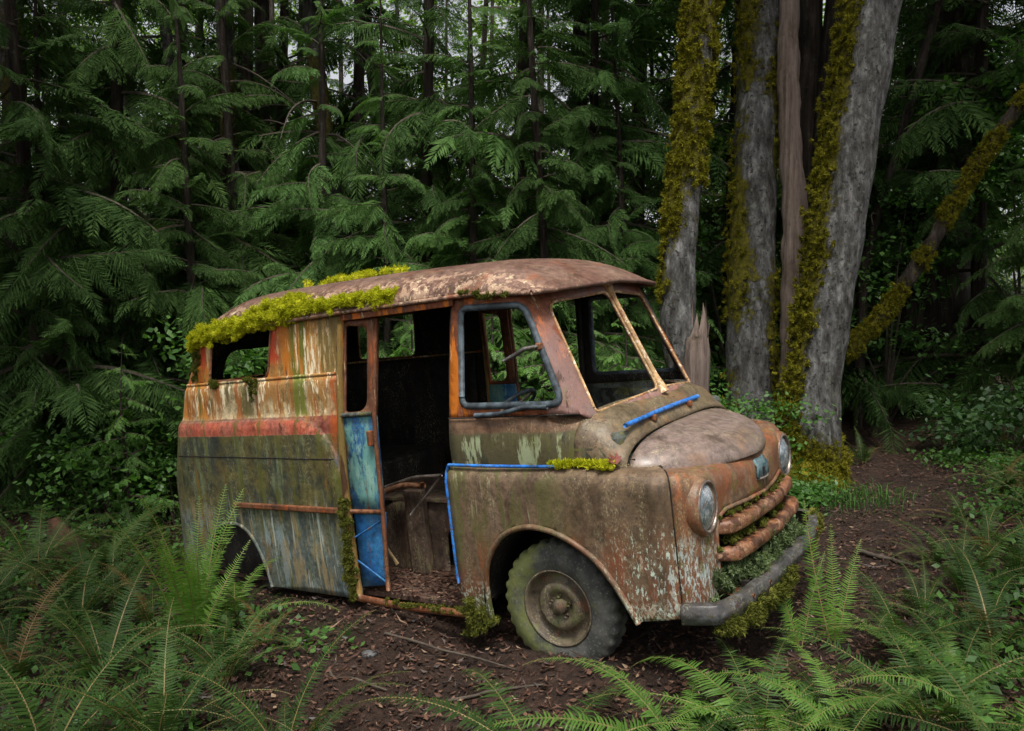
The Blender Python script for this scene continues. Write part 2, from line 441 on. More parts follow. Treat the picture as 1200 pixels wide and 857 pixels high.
M_DOOR = paint('paint_door_blue', ((0.03, 0.15, 0.36), (0.06, 0.22, 0.37)), (),
    [(TEAL, 6, 2.4, 0.42, 0.56, 0.95, ('z', 0.80, 0.92)), ((0.28, 0.42, 0.36), 9, 3, 0.52, 0.64, 0.8, ('z', 0.85, 1.1)),
     (RUST_B, 12, 2.0, 0.60, 0.70, 0.9), ((0.22, 0.19, 0.10), 14, 3, 0.60, 0.70, 0.7)])
M_DOOR_UP = paint('paint_door_upper', ((0.23, 0.10, 0.05), (0.17, 0.085, 0.05)), (),
    [(RUST_O, 9, 1.5, 0.55, 0.68, 0.7), (CREAM, 22, 4, 0.62, 0.70, 0.7), (RUST_D, 12, 2, 0.56, 0.70, 0.7)])
M_RUST = paint('rusty_steel', (RUST_B, (0.26, 0.12, 0.06)), (),
    [(RUST_O, 8, 6, 0.55, 0.68, 0.6), (RUST_D, 10, 8, 0.52, 0.66, 0.8), ((0.36, 0.26, 0.16), 20, 14, 0.60, 0.70, 0.5)])
M_GRILLE = paint('grille_rust', ((0.27, 0.135, 0.075), (0.20, 0.12, 0.09)), (),
    [((0.40, 0.28, 0.19), 30, 30, 0.55, 0.66, 0.7), (RUST_D, 9, 9, 0.50, 0.60, 0.85), (RUST_D, 40, 40, 0.56, 0.64, 0.8), (ALGAE, 10, 10, 0.58, 0.68, 0.7)], rough=(0.3, 0.6))
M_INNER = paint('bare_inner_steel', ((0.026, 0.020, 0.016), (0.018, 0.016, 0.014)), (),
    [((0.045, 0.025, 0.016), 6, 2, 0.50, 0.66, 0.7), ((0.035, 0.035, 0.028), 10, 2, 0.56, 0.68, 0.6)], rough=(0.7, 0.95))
M_INNER_DOOR = paint('inner_door_paint', ((0.14, 0.16, 0.15), (0.08, 0.085, 0.075)), (),
    [((0.04, 0.04, 0.035), 14, 6, 0.50, 0.62, 0.85), ((0.16, 0.15, 0.03), 9, 7, 0.56, 0.66, 0.8), ((0.30, 0.33, 0.33), 10, 10, 0.58, 0.70, 0.5)])
M_FLOOR = paint('littered_van_floor', ((0.11, 0.065, 0.05), (0.075, 0.05, 0.04)), (),
    [((0.24, 0.17, 0.13), 40, 40, 0.60, 0.68, 0.7), (RUST_D, 14, 14, 0.52, 0.64, 0.7)], rough=(0.7, 0.95))
M_BOXWOOD = paint('dirty_pedestal', ((0.15, 0.105, 0.08), (0.10, 0.075, 0.06)), (),
    [((0.20, 0.18, 0.10), 8, 3, 0.54, 0.66, 0.7), (RUST_D, 10, 3, 0.52, 0.66, 0.7), ((0.28, 0.20, 0.16), 26, 26, 0.62, 0.70, 0.5)], rough=(0.7, 0.95))
M_BLUETRIM = paint('blue_trim', ((0.035, 0.20, 0.58), (0.05, 0.24, 0.60)), (), [((0.05, 0.06, 0.07), 24, 24, 0.56, 0.64, 0.85), ((0.16, 0.10, 0.06), 40, 40, 0.58, 0.64, 0.8)], rough=(0.35, 0.6))
M_BUMPER = paint('bumper_steel', ((0.075, 0.075, 0.08), (0.11, 0.10, 0.095)), (),
    [((0.17, 0.17, 0.18), 12, 12, 0.52, 0.68, 0.7), (RUST_D, 10, 10, 0.56, 0.68, 0.8), ((0.13, 0.12, 0.03), 9, 9, 0.60, 0.70, 0.8)], rough=(0.3, 0.6), spec=0.6)
def rubber():
    M = Mat('window_rubber')
    P = M.obj()
    col = M.mix(M.rng(M.noise(P, 18, 5), 0.4, 0.65), (0.028, 0.036, 0.042), (0.085, 0.115, 0.135))
    M.bump(M.noise(P, 60, 3), 0.3, 0.004)
    return M.fin(col, 0.6)
M_RUBBER = rubber()
def tyre_mat():
    M = Mat('mossy_tyre')
    P = M.obj(); s = M.sep(P)
    col = M.mix(M.rng(M.noise(P, 9, 6), 0.35, 0.65), (0.035, 0.036, 0.034), (0.085, 0.085, 0.075))
    g = M.math('ADD', M.noise(P, 5, 6, 0.7), M.rng(s[0], 0.25, -0.38, -0.16, 0.2)) if False else M.noise(P, 5, 6, 0.7)
    n = M.n('ShaderNodeMapRange'); M.set(n.inputs[0], s[0])
    for i, q in enumerate((-0.36, 0.26, 0.20, -0.14)): n.inputs[i + 1].default_value = q
    g = M.math('ADD', g, n.outputs[0])
    col = M.mix(M.math('MULTIPLY', M.rng(g, 0.46, 0.66), 0.9), col, (0.125, 0.14, 0.035))
    col = M.mix(M.math('MULTIPLY', M.rng(M.noise(P, 70, 4), 0.55, 0.7), 0.5), col, (0.22, 0.23, 0.17))
    M.bump(M.noise(P, 45, 6), 0.5, 0.006)
    return M.fin(col, 0.85)
M_TYRE = tyre_mat()
M_RIM = paint('wheel_rim', ((0.17, 0.145, 0.11), (0.12, 0.095, 0.07)), (), [(RUST_B, 9, 9, 0.55, 0.68, 0.6), ((0.15, 0.16, 0.07), 12, 12, 0.52, 0.66, 0.7), ((0.03, 0.025, 0.02), 16, 16, 0.58, 0.68, 0.7)])
def glass_lens():
    M = Mat('headlamp_glass')
    P = M.obj()
    col = M.mix(M.rng(M.noise(P, 14, 5, 0.7), 0.42, 0.6), (0.20, 0.25, 0.28), (0.62, 0.66, 0.68))
    col = M.mix(M.rng(M.noise(P, 9, 4), 0.58, 0.66), col, (0.25, 0.12, 0.06))
    w = M.n('ShaderNodeTexWave'); w.bands_direction = 'Y'; w.inputs['Scale'].default_value = 22; M.set(w.inputs[0], P)
    M.bump(w.outputs['Fac'], 0.35, 0.01)
    M.b.inputs['Coat Weight'].default_value = 0.8; M.b.inputs['Coat Roughness'].default_value = 0.08
    return M.fin(col, M.rng(M.noise(P, 20, 3), 0.4, 0.7, 0.08, 0.5), 0.55)
M_LENS = glass_lens()
def simple(name, c1, c2, scale=8, rough=0.7, metal=0.0, bump=0.3):
    M = Mat(name); P = M.obj()
    col = M.mix(M.rng(M.noise(P, scale, 6, 0.65), 0.35, 0.65), c1, c2)
    M.bump(M.noise(P, scale * 4, 5), bump, 0.01)
    return M.fin(col, rough, metal)
M_EMBLEM = simple('weathered_emblem', (0.05, 0.10, 0.12), (0.16, 0.24, 0.25), 25, 0.4, 0.3)
M_CHROME = simple('tarnished_chrome', (0.32, 0.28, 0.25), (0.16, 0.11, 0.08), 20, 0.35, 0.6)
M_MOSS = leaf_mat('bright_moss', (0.22, 0.23, 0.008), (0.48, 0.48, 0.016), (0.66, 0.62, 0.05), trans=0.3, rough=0.8, spec=0.1)
M_SAP = leaf_mat('fresh_green_brightened', (0.06, 0.15, 0.03), (0.13, 0.27, 0.05), (0.22, 0.40, 0.09), trans=0.4)  # fresh sapling green, lightened to make up for light blocked behind the van
M_MOSS_DARK = leaf_mat('dull_moss', (0.05, 0.06, 0.012), (0.11, 0.12, 0.02), (0.19, 0.18, 0.04), trans=0.25, rough=0.85, spec=0.1)
M_MOSS_LICHEN = leaf_mat('grey_green_moss', (0.05, 0.075, 0.03), (0.11, 0.15, 0.06), (0.22, 0.27, 0.15), trans=0.2, rough=0.85, spec=0.1)
M_MOSS_GOLD = leaf_mat('golden_trunk_moss', (0.08, 0.078, 0.008), (0.18, 0.165, 0.016), (0.29, 0.255, 0.032), trans=0.25, rough=0.9, spec=0.05)

def moss_mesh(name, C, Rad, N, per=90, blade=0.022, width=0.006, seed=1):
    """cushions of moss: clump centres C, radii Rad, outward directions N; thousands of fine upright blades"""
    rg = np.random.default_rng(seed)
    C, Rad, N = np.asarray(C, float), np.asarray(Rad, float), np.asarray(N, float)
    k = len(C)
    D = rg.normal(size=(k, per, 3)); D /= np.linalg.norm(D, axis=2)[..., None]
    dot = np.einsum('kpi,ki->kp', D, N)
    D = D - 1.6 * np.minimum(dot, 0)[..., None] * N[:, None, :]
    D += 0.25 * N[:, None, :]; D /= np.linalg.norm(D, axis=2)[..., None]
    base = C[:, None, :] + D * Rad[:, None, None] * rg.uniform(0.55, 1.0, (k, per, 1))
    dirv = D + rg.normal(scale=0.45, size=D.shape); dirv[..., 2] += 0.1
    dirv /= np.linalg.norm(dirv, axis=2)[..., None]
    side = np.cross(dirv, rg.normal(size=D.shape)); side /= np.linalg.norm(side, axis=2)[..., None] + 1e-9
    ln = blade * rg.uniform(0.6, 1.4, (k, per, 1)); w = width * rg.uniform(0.7, 1.3, (k, per, 1))
    a = base - side * w; b = base + side * w; c = base + dirv * ln
    V = np.stack([a, b, c], 2).reshape(-1, 3)
    Q = np.arange(len(V)).reshape(-1, 3)
    # soft cores so that the cushion is closed underneath
    tv, tf = SPH
    cv, cf = inst(tv, tf, (Rad * 0.72)[:, None, None] * np.eye(3)[None], C)
    cf3 = np.concatenate([cf[:, [0, 1, 2]], cf[:, [0, 2, 3]]])
    V2, Q2 = join([(V, Q), (cv, cf3)])
    return fast_mesh(name, V2, Q2)
def _sph(n=6, m=8):
    th = np.linspace(0.05, math.pi - 0.05, n); ph = np.linspace(0, 2 * math.pi, m, endpoint=False)
    V = np.array([[math.sin(t) * math.cos(p), math.sin(t) * math.sin(p), math.cos(t)] for t in th for p in ph])
    return V, np.array(grid_faces(n, m, wrap_v=True))
SPH = _sph()
# ------------------------------------------------------------------ the van
M_VAN = Matrix(((0.81510, 0.56805, -0.11371, 0.78432), (-0.57186, 0.82035, -0.00111, 5.19859), (0.09264, 0.06593, 0.99351, 0.0), (0, 0, 0, 1)))
van = empty('abandoned_van')
van.matrix_world = M_VAN
tag(van, 'rusty abandoned delivery van with moss on its roof, sunk in the forest floor', 'van')

ZT = [0, .25, .5, 1.0, 1.45, 1.50, 1.52, 1.765, 1.795, 2.0, 2.2, 2.3]
HT = [.82, .838, .852, .86, .857, .853, .838, .832, .806, .790, .768, .75]
def hw(z): return float(np.interp(z, ZT, HT))
def xr(z): return float(np.interp(z, [.25, 1.05, 1.56, 1.8, 2.16, 2.3], [-3.72, -3.66, -3.51, -3.43, -3.24, -3.15]))
RC = 0.18
def swage(x, z):
    dx, dz = max(x + 2.02, 0), max(z - 1.10, 0)
    d = math.hypot(dx, dz) - 0.40
    t = min(max((0.004 - d) / 0.03, 0), 1)
    return 0.022 * t * t * (3 - 2 * t) if z < 1.52 else 0
def rear_map(a, z):
    x0 = xr(z) + RC; h = hw(z)
    if a >= 0: return (x0 + a, -(h + swage(x0 + a, z)), z)
    ph = -a / RC
    if ph <= math.pi / 2:
        return (x0 - RC * math.sin(ph), -(h - RC + RC * math.cos(ph) + swage(x0, z) * math.cos(ph)), z)
    return (xr(z), -(h - RC) + (-a - RC * math.pi / 2), z)
def ra(x, z): return (x - xr(z) - RC, z)

# rear quarter, lower: sill to the belt moulding
arch = [(-3.245, .25), (-3.235, .40), (-3.19, .53), (-3.10, .64), (-2.99, .70), (-2.87, .715), (-2.75, .695), (-2.65, .62), (-2.575, .50), (-2.53, .36), (-2.51, .25)]
arch = [tuple(p) for p in catmull(arch, 40)]
end_a = -RC * math.pi / 2
low = [(end_a, .27)] + [ra(x, z) for x, z in arch] + densify([ra(-1.60, .25), ra(-1.60, 1.78)], 5)[:1] + [ra(-1.58, z) for z in np.linspace(.25, 1.785, 16)] + [(end_a, 1.785)]
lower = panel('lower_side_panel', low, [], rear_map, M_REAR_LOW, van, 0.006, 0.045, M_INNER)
mirror_y(lower)
tube_obj('wheel_arch_lip', [rear_map(*ra(x, z)) for x, z in arch], 0.014, M_REAR_LOW, van, 6)
# rear quarter, upper, with its window opening
win = round_poly([ra(-3.02, 1.795 + .01), ra(-2.315, 1.79), ra(-2.245, 2.19), ra(-2.95, 2.19)], [.06, .09, .05, .05])
upo = [(end_a, 1.79), ra(-1.575, 1.79), ra(-1.55, 1.95), ra(-1.50, 2.15), ra(-1.49, 2.225), (end_a, 2.225)]
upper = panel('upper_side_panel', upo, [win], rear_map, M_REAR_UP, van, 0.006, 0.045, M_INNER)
mirror_y(upper)
seal = tube_obj('window_seal', [rear_map(*p) for p in win + win[:1]], 0.010, M_RUST, van, 6); mirror_y(seal)
# pressed moulding between the two
bm_path = [rear_map(a, 1.788) for a in np.linspace(end_a, ra(-1.585, 1.788)[0], 50)]
mould = tube_obj('belt_moulding', bm_path, 0.012, M_REAR_LOW, van, 6); mirror_y(mould)
box_obj('rub_rail', (-2.80, -.905, .845), (-1.66, -.875, .885), M_RUST, van, 0.008)
# seam lines of the lower panel
seam = tube_obj('panel_seam', [rear_map(*ra(x, 1.215 + 0.02 * (x + 1.7) / -1.8)) for x in np.linspace(-3.46, -1.64, 40)], 0.0045, M_INNER, van, 5)
# rear wall with its window
rw = lambda y, z: (xr(z), y, z)
rearw = panel('rear_panel', [(-.67, .27), (.67, .27), (.66, 1.8), (.60, 2.22), (-.60, 2.22), (-.66, 1.8)],
              [round_poly([(-.42, 1.79), (.42, 1.79), (.40, 2.03), (-.40, 2.03)], .09)], rw, M_REAR_UP, van, 0.01, 0.08, M_INNER)
# amber side lamp by the rear corner
box_obj('side_lamp', (-3.16, -.815, 1.80), (-3.10, -.79, 1.93), simple('amber_lamp', (0.45, 0.13, 0.01), (0.28, 0.09, 0.01), 20, 0.4), van, 0.01)

# ---- cab greenhouse: side window, pillar and half windscreen in one pressing
YK = .69
def xws(y, z): return .372 - .4526 * (z - 1.49) - .112 * (min(abs(y), .72) / .66) ** 2
def cab_map(b, z):
    h = hw(z) if z > 1.8 else np.interp(z, [1.4, 1.8], [.822, .806])
    r = h - YK; x0 = xws(YK, z)
    if b >= 0: return (xws(YK - b, z), -(YK - b), z)
    ph = -b / r
    if ph <= math.pi / 2: return (x0 - r * (1 - math.cos(ph)), -(YK + r * math.sin(ph)), z)
    return (x0 - r + (b + r * math.pi / 2), -h, z)
def cb(x, z):
    h = hw(z) if z > 1.8 else np.interp(z, [1.4, 1.8], [.822, .806])
    r = h - YK
    return (x - (xws(YK, z) - r) - r * math.pi / 2, z)
swin = round_poly([cb(-.548, 1.528), cb(.158, 1.518), cb(-.055, 2.088), cb(-.500, 2.112)], [.07, .075, .06, .06])
wscr = round_poly([(YK - .665, 1.445), (YK - .035, 1.495), (YK - .032, 2.12), (YK - .612, 2.085)], [.03, .05, .06, .07])
cabo = [cb(-.655, 1.46), cb(-.60, 1.461), cb(.0, 1.462), cb(.25, 1.455), (0, 1.40), (YK, 1.41), (YK, 2.20), (0, 2.19), cb(-.1, 2.20), cb(-.56, 2.225), cb(-.60, 1.9)]
cab = panel('cab_frame', cabo, [swin, wscr], cab_map, M_CAB_UP, van, 0.016, 0.045, M_INNER)
mirror_y(cab)
sseal = tube_obj('window_rubber_seal', [cab_map(*p) for p in swin + swin[:1]], 0.021, M_RUBBER, van, 7, flat=0.8); mirror_y(sseal)
wseal = tube_obj('windscreen_lip', [cab_map(*p) for p in wscr + wscr[:1]], 0.009, M_LIP, van, 6); mirror_y(wseal)
# loose torn rubber hanging under the side window
tube_obj('loose_rubber_strip', [cab_map(*cb(-.44, 1.475)) + np.array((0, -.02, 0)), cab_map(*cb(-.25, 1.482)) + np.array((0, -.03, 0)), cab_map(*cb(-.08, 1.512)) + np.array((0, -.03, 0)), cab_map(*cb(.07, 1.506)) + np.array((0, -.02, 0))], 0.014, M_RUBBER, van, 6, 14)
# centre post with flared foot
zz = np.linspace(1.462, 2.17, 14)
tube_obj('windscreen_post', [(xws(0, z) + .008, 0, z) for z in zz], [0.036 - .018 * min(1, (z - 1.46) / .12) + .02 * max(0, (z - 2.08) / .09) for z in zz], M_LIP, van, 8)
# wiper hanging at the pillar
tube_obj('wiper_arm', [(.03, -.80, 1.845), (-.02, -.865, 1.84), (-.07, -.88, 1.815), (-.145, -.90, 1.785)], [.012, .013, .013, .010], M_BUMPER, van, 6, 12)
box_obj('wiper_pivot', (.015, -.81, 1.825), (.055, -.775, 1.865), M_RUST, van, 0.008)

# ---- lower cab side
CW = lambda x: float(np.interp(x, [.22, .34, .5], [.834, .828, .80]))
CZ = lambda x: float(np.interp(x, [.22, .36, .5], [1.475, 1.44, 1.308]))
CN = lambda x: float(np.interp(x, [.22, .5], [5.2, 3.3]))
def cablow_map(x, z):
    flat = .822 + .02 * math.sin((z - 1.1) / .36 * math.pi)
    q = min(max((z - 1.09) / (CZ(x) - 1.09), 0), .999)
    bent = CW(x) * (1 - q ** CN(x)) ** (1 / CN(x)) + .004
    t = min(max((x + .05) / .33, 0), 1); t = t * t * (3 - 2 * t)
    return (x, -(flat * (1 - t) + bent * t), z)
cl = panel('cab_lower_panel', [(-.66, 1.08), (.498, 1.08), (.498, 1.29), (.45, 1.335), (.38, 1.38), (.30, 1.425), (.22, 1.4585), (-.655, 1.4585)], [], cablow_map, M_CAB_LOW, van, 0.012, 0.06, M_INNER_DOOR)
mirror_y(cl)
sl = tube_obj('cab_seam', [(x, -.833, 1.4605) for x in np.linspace(-.65, .26, 12)], 0.0045, M_INNER, van, 5)
# pillar behind the cab door opening
pill = tube_obj('door_pillar', [(-.64, -.795, .30), (-.635, -.795, 1.45), (-.60, -.765, 1.9), (-.575, -.74, 2.15)], 0.026, M_INNER, van, 6, 12); mirror_y(pill)

# ---- cowl and bonnet: arch sections
def arch_pt(t, w, zc, zb, n):
    th = math.pi * t
    c, s = math.cos(th), math.sin(th)
    return (-w * math.copysign(abs(c) ** (2 / n), c), zb + (zc - zb) * abs(s) ** (2 / n))
def loft(name, xs, wf, zf, zbf, nf, mat, nt=41, xoff=None, thick=0.008):
    V = []
    for x in xs:
        for j in range(nt):
            y, z = arch_pt(j / (nt - 1), wf(x), zf(x), zbf(x), nf(x))
            V.append((x + (xoff(x, y) if xoff else 0), y, z))
    o = link(name, py_mesh(name, V, grid_faces(len(xs), nt)), mat, van)
    md = o.modifiers.new('thickness', 'SOLIDIFY'); md.thickness = thick; md.offset = 0
    return o
lin = lambda x, a, b: float(np.interp(x, a, b))
loft('cowl', list(np.linspace(.22, .50, 12)), CW, CZ,
     lambda x: 1.09, CN, M_COWL, xoff=lambda x, y: .10 * (1 - (y / .8) ** 2) * (0.5 - x) / .28 - .0)
def tau(x): return min(max((x - .505) / .435, 0), 1)
def hood_w(x): return .785 * max(1 - tau(x) ** 1.7, 0.0004) ** .62
def hood_z(x): return 1.09 + .21 * (1 - .42 * tau(x)) * max(1 - tau(x) ** 4, 0.0) ** .5
def hood_n(x): return 2.9 - .6 * tau(x)
hx = [.505 + .435 * math.sin(k / 26 * math.pi / 2) for k in range(27)]
hood = loft('bonnet', hx, lambda x: hood_w(x), lambda x: hood_z(x),
     lambda x: 1.09, hood_n, M_HOOD)
# blue-painted cowl strip with clips
tube_obj('blue_cowl_strip', [(.467, -.70, 1.372), (.469, -.35, 1.384), (.467, 0, 1.388), (.46, .34, 1.385)], 0.014, M_BLUETRIM, van, 8, 20)
for y, z in ((-.36, 1.368), (.16, 1.372)):
    box_obj('strip_clip', (.455, y - .02, z - .025), (.495, y + .02, z + .012), M_RUST, van, 0.008)

# ---- front clip: plan curve swept in height, rolled over at the top
PC = catmull([(-.67, -.895), (-.3, -.912), (.1, -.92), (.45, -.92), (.66, -.905), (.775, -.865), (.835, -.78), (.862, -.66), (.893, -.48), (.935, -.24), (.952, 0)], 300)
SL = np.concatenate([[0], np.cumsum(np.linalg.norm(np.diff(PC, axis=0), axis=1))])
UE = SL[-1]
def plan(u):
    x = np.interp(u, SL, PC[:, 0]); y = np.interp(u, SL, PC[:, 1])
    x2 = np.interp(min(u + .01, UE), SL, PC[:, 0]); y2 = np.interp(min(u + .01, UE), SL, PC[:, 1])
    x1 = np.interp(max(u - .01, 0), SL, PC[:, 0]); y1 = np.interp(max(u - .01, 0), SL, PC[:, 1])
    d = np.array((x2 - x1, y2 - y1)); d /= np.linalg.norm(d)
    return x, y, d
def ux(x): return float(np.interp(x, PC[:, 0], SL))
ZTOP = lambda u: np.interp(u, [0, ux(.3), ux(.7), UE - .5, UE], [1.178, 1.172, 1.15, 1.115, 1.085])
RO = .085
def clip_map(u, v):
    x, y, d = plan(u)
    inn = np.array((-d[1], d[0]))
    zt = float(ZTOP(u))
    tuck = .035 * max(0, (.62 - v) / .4) ** 2
    if v < zt - RO: return (x + inn[0] * tuck, y + inn[1] * tuck, v)
    w = (v - (zt - RO)) / RO
    if w < math.pi / 2:
        o = RO * (1 - math.cos(w)); return (x + inn[0] * o, y + inn[1] * o, zt - RO + RO * math.sin(w))
    o = RO + (v - (zt - RO) - RO * math.pi / 2)
    return (x + inn[0] * o, y + inn[1] * o, zt + .10 * (o - RO) * 0.25)
farch = [(-.455, .22), (-.452, .40), (-.432, .56), (-.37, .69), (-.26, .795), (-.12, .842), (.01, .838), (.14, .80), (.26, .735), (.35, .66), (.425, .56), (.485, .455), (.53, .36)]
farch = [tuple(p) for p in catmull(farch, 44)]
US = ux(.77)
TOPV = 1.23
fen = [(0, .215)] + [(ux(x), z) for x, z in farch] + [(ux(.56), .375), (US, .40), (US, TOPV + .14), (ux(.5), TOPV + .10), (0, TOPV + .09)]
fend = panel('front_fender', fen, [], clip_map, M_FENDER, van, 0.008, 0.045, M_INNER)
mirror_y(fend)
lip = tube_obj('fender_arch_lip', [np.array(clip_map(ux(x), z)) + np.array((0, -.004, 0)) for x, z in farch], 0.017, M_FENDER, van, 7); mirror_y(lip)
gop = round_poly([(UE - .60, .52), (UE + .0, .47), (UE + .0, .862), (UE - .56, .875)], [.05, .0, .0, .10])
nose_o = [(US + .004, .40), (UE - .66, .42), (UE - .60, .46), (UE - .59, .70)] + round_poly([(UE - .59, .70), (UE - .57, .885), (UE - .40, .875)], .10)[7:14] + [(UE - .40, .872), (UE, .865), (UE, 1.21), (UE - .35, 1.235), (US + .004, TOPV + .055)]
nose_o2 = [(US + .004, .40), (UE - .66, .42), (UE - .605, .48), (UE - .595, .74), (UE - .58, .80), (UE - .55, .845), (UE - .50, .868), (UE - .43, .874), (UE, .862), (UE, 1.25), (UE - .35, 1.31), (US + .004, TOPV + .13)]
nose = panel('front_panel', nose_o2, [], clip_map, M_NOSE, van, 0.010, 0.045, M_INNER)
mirror_y(nose)
edge = tube_obj('grille_surround', [clip_map(u, v) for u, v in catmull(nose_o2[2:9], 40)], 0.013, M_NOSE, van, 6); mirror_y(edge)
# fender / nacelle joint bead
fs_ = tube_obj('fender_seam', [clip_map(US, v) for v in np.linspace(.42, TOPV, 20)], 0.004, M_INNER, van, 5)
# blue edging along fender top and rear edge
tube_obj('blue_fender_edging', [(-.665, -.868, 1.183), (-.4, -.885, 1.183), (-.1, -.885, 1.182), (.12, -.88, 1.182)], 0.010, M_BLUETRIM, van, 6, 20)
tube_obj('blue_fender_edging', [(-.668, -.868, 1.183)] + [np.array(clip_map(0, v)) + np.array((-.006, 0, 0)) for v in np.linspace(1.14, .46, 14)], 0.009, M_BLUETRIM, van, 6)
# grille: two fat bars
for z, half, rad, x0, mat in ((.795, .60, .054, .905, M_GRILLE), (.655, .63, .056, .925, M_GRILLE)):
    ys = np.linspace(-half, half, 41)
    pth = [(x0 + .055 * (1 - (y / half) ** 2) - .10 * max(0, (abs(y) / half - .86) / .14) ** 2, y, z) for y in ys]
    sec = []
    for k in range(18):
        a = 2 * math.pi * k / 18; ca, sa = math.cos(a), math.sin(a)
        sec.append((math.copysign(abs(ca) ** .55, ca) * (.040 if ca > 0 else .060), math.copysign(abs(sa) ** .62, sa) * .035 - .010 * max(0, ca)))
    V = []
    for (bx, by, bz), y in zip(pth, ys):
        e = 1 - .5 * max(0, (abs(y) / half - .88) / .12) ** 2
        dent = .006 * math.sin(y * 13 + z * 40) + .004 * math.sin(y * 31 + z * 11)
        V += [(bx + dx * e + dent, by, bz + dz * e + .5 * dent) for dx, dz in sec]
    link('grille_bar', py_mesh('grille_bar', V, grid_faces(41, 18, wrap_v=True) + [tuple(range(18)), tuple(range(40 * 18, 41 * 18))[::-1]]), mat, van)
link('splash_pan', py_mesh('splash_pan', [(.70, -.60, .50), (.70, .60, .50), (.95, .62, .45), (1.0, 0, .44), (.95, -.62, .45), (.93, -.6, .40), (.98, 0, .39), (.93, .6, .40)], [(0, 4, 3, 2, 1), (4, 5, 6, 3), (3, 6, 7, 2)], False), M_RUST, van)
box_obj('radiator_core', (.66, -.55, .42), (.72, .55, 1.04), M_INNER, van, 0.01)
for s in (-1, 1):
    box_obj('bumper_bracket', (.80, s * .45 - .03, .44), (1.02, s * .45 + .03, .49), M_INNER, van, 0.006)
# bumper: pressed channel along a bowed plan
BP = catmull([(.80, -.955), (.90, -.935), (.985, -.87), (1.035, -.64), (1.062, -.28), (1.066, 0), (1.062, .28), (1.035, .62), (.99, .83), (.93, .93), (.82, .97)], 80)
prof = [(-.045, .046), (-.040, .050), (.004, .050), (.012, .044), (.013, .020), (.018, .012), (.018, -.012), (.013, -.020), (.012, -.044), (.004, -.050), (-.04, -.050), (-.045, -.046), (-.004, -.042), (.004, 0), (-.004, .042)]
V = []
for i in range(len(BP)):
    d = BP[min(i + 1, 79)] - BP[max(i - 1, 0)]; d /= np.linalg.norm(d); n = np.array((d[1], -d[0]))
    for o, z in prof: V.append((BP[i][0] + n[0] * o, BP[i][1] + n[1] * o, .455 + z + .004 * math.sin(i * .21)))
link('bumper', py_mesh('bumper', V, grid_faces(80, len(prof), wrap_v=True) + [tuple(range(len(prof))), tuple(range(79 * len(prof), 80 * len(prof)))[::-1]]), M_BUMPER, van)

for y in (-.62, -.40, .40, .62):
    bx = float(np.interp(y, [-.64, -.28, 0, .28, .62], [1.035, 1.062, 1.066, 1.062, 1.035])) + .012
    tube_obj('bumper_bolt', [(bx, y, .465), (bx + .012, y, .465)], 0.013, M_RUST, van, 6)
# headlights
def lathe_x(name, prof, c, mat, parent, seg=28, squash=1.0):
    V = []
    for x, r in prof:
        for k in range(seg):
            a = 2 * math.pi * k / seg; V.append((c[0] + x, c[1] + 1.08 * r * math.cos(a), c[2] + 1.16 * r * math.sin(a) * squash))
    return link(name, py_mesh(name, V, grid_faces(len(prof), seg, wrap_v=True)), mat, parent)
for s in (-1, 1):
    c = (.835, s * .672, .935)
    HS = 1.13
    hl = lathe_x('headlight', [(-.12, .136), (-.02, .138), (.028, .133), (.046, .124), (.044, .112), (.02, .108)], c, M_NOSE, van)
    lathe_x('lens', [(.022, .112), (.036, .098), (.052, .07), (.062, .035), (.065, .001)], c, M_LENS, hl)
    lathe_x('rim', [(.030, .122), (.046, .120), (.052, .113), (.046, .106), (.028, .106)], c, M_CHROME, hl)
# emblem plate on the nose
emb = panel('emblem', round_poly([(-.10, -.055), (.10, -.055), (.085, .055), (-.085, .055)], .02), [], lambda a, b: (.962 - .10 * a * a * 3 - .02 * (b > .03), a, 1.005 + b), M_EMBLEM, van, 0.012, 0.03)
box_obj('emblem_slot', (.955, -.020, .962), (.967, .012, 1.005), M_INNER, emb, 0.004)
tube_obj('chrome_lip', [(.940, -.098, .946), (.966, -.04, .946), (.968, .04, .946), (.940, .098, .946)], 0.008, M_CHROME, emb, 6, 12)

# ---- roof
def roof_pt(s, t):
    at = abs(t)
    x0 = -3.36 + .22 * at ** 5; x1 = .165 - .135 * at ** 3.2
    x = x0 + (x1 - x0) * s
    df = (x1 - x) ; dr = (x - x0)
    f = 1 - (1 - min(df / .55, 1)) ** 2.4
    r = 1 - (1 - min(dr / .75, 1)) ** 2.2
    e = .802 - .03 * (1 - min(dr / .25, 1)) ** 2
    ze = np.interp(x, [-3.36, -3.0, -1.5, -.4, .0, .285], [2.12, 2.19, 2.205, 2.20, 2.165, 2.165])
    ze += .035 * (1 - at) * (1 - min(df / .3, 1)) - .012
    cr = np.interp(x, [-3.4, -2.4, -1.0, 0, .3], [.262, .265, .232, .19, .175])
    z = ze + cr * f * r * max(1 - at ** 3.6, 0) ** .52
    return (x, e * t, z)
ts = [math.sin(math.pi / 2 * k / 20) for k in range(-20, 21)]
ss = [0.5 - 0.5 * math.cos(math.pi * k / 60) for k in range(61)]
V = [roof_pt(s, t) for s in ss for t in ts]
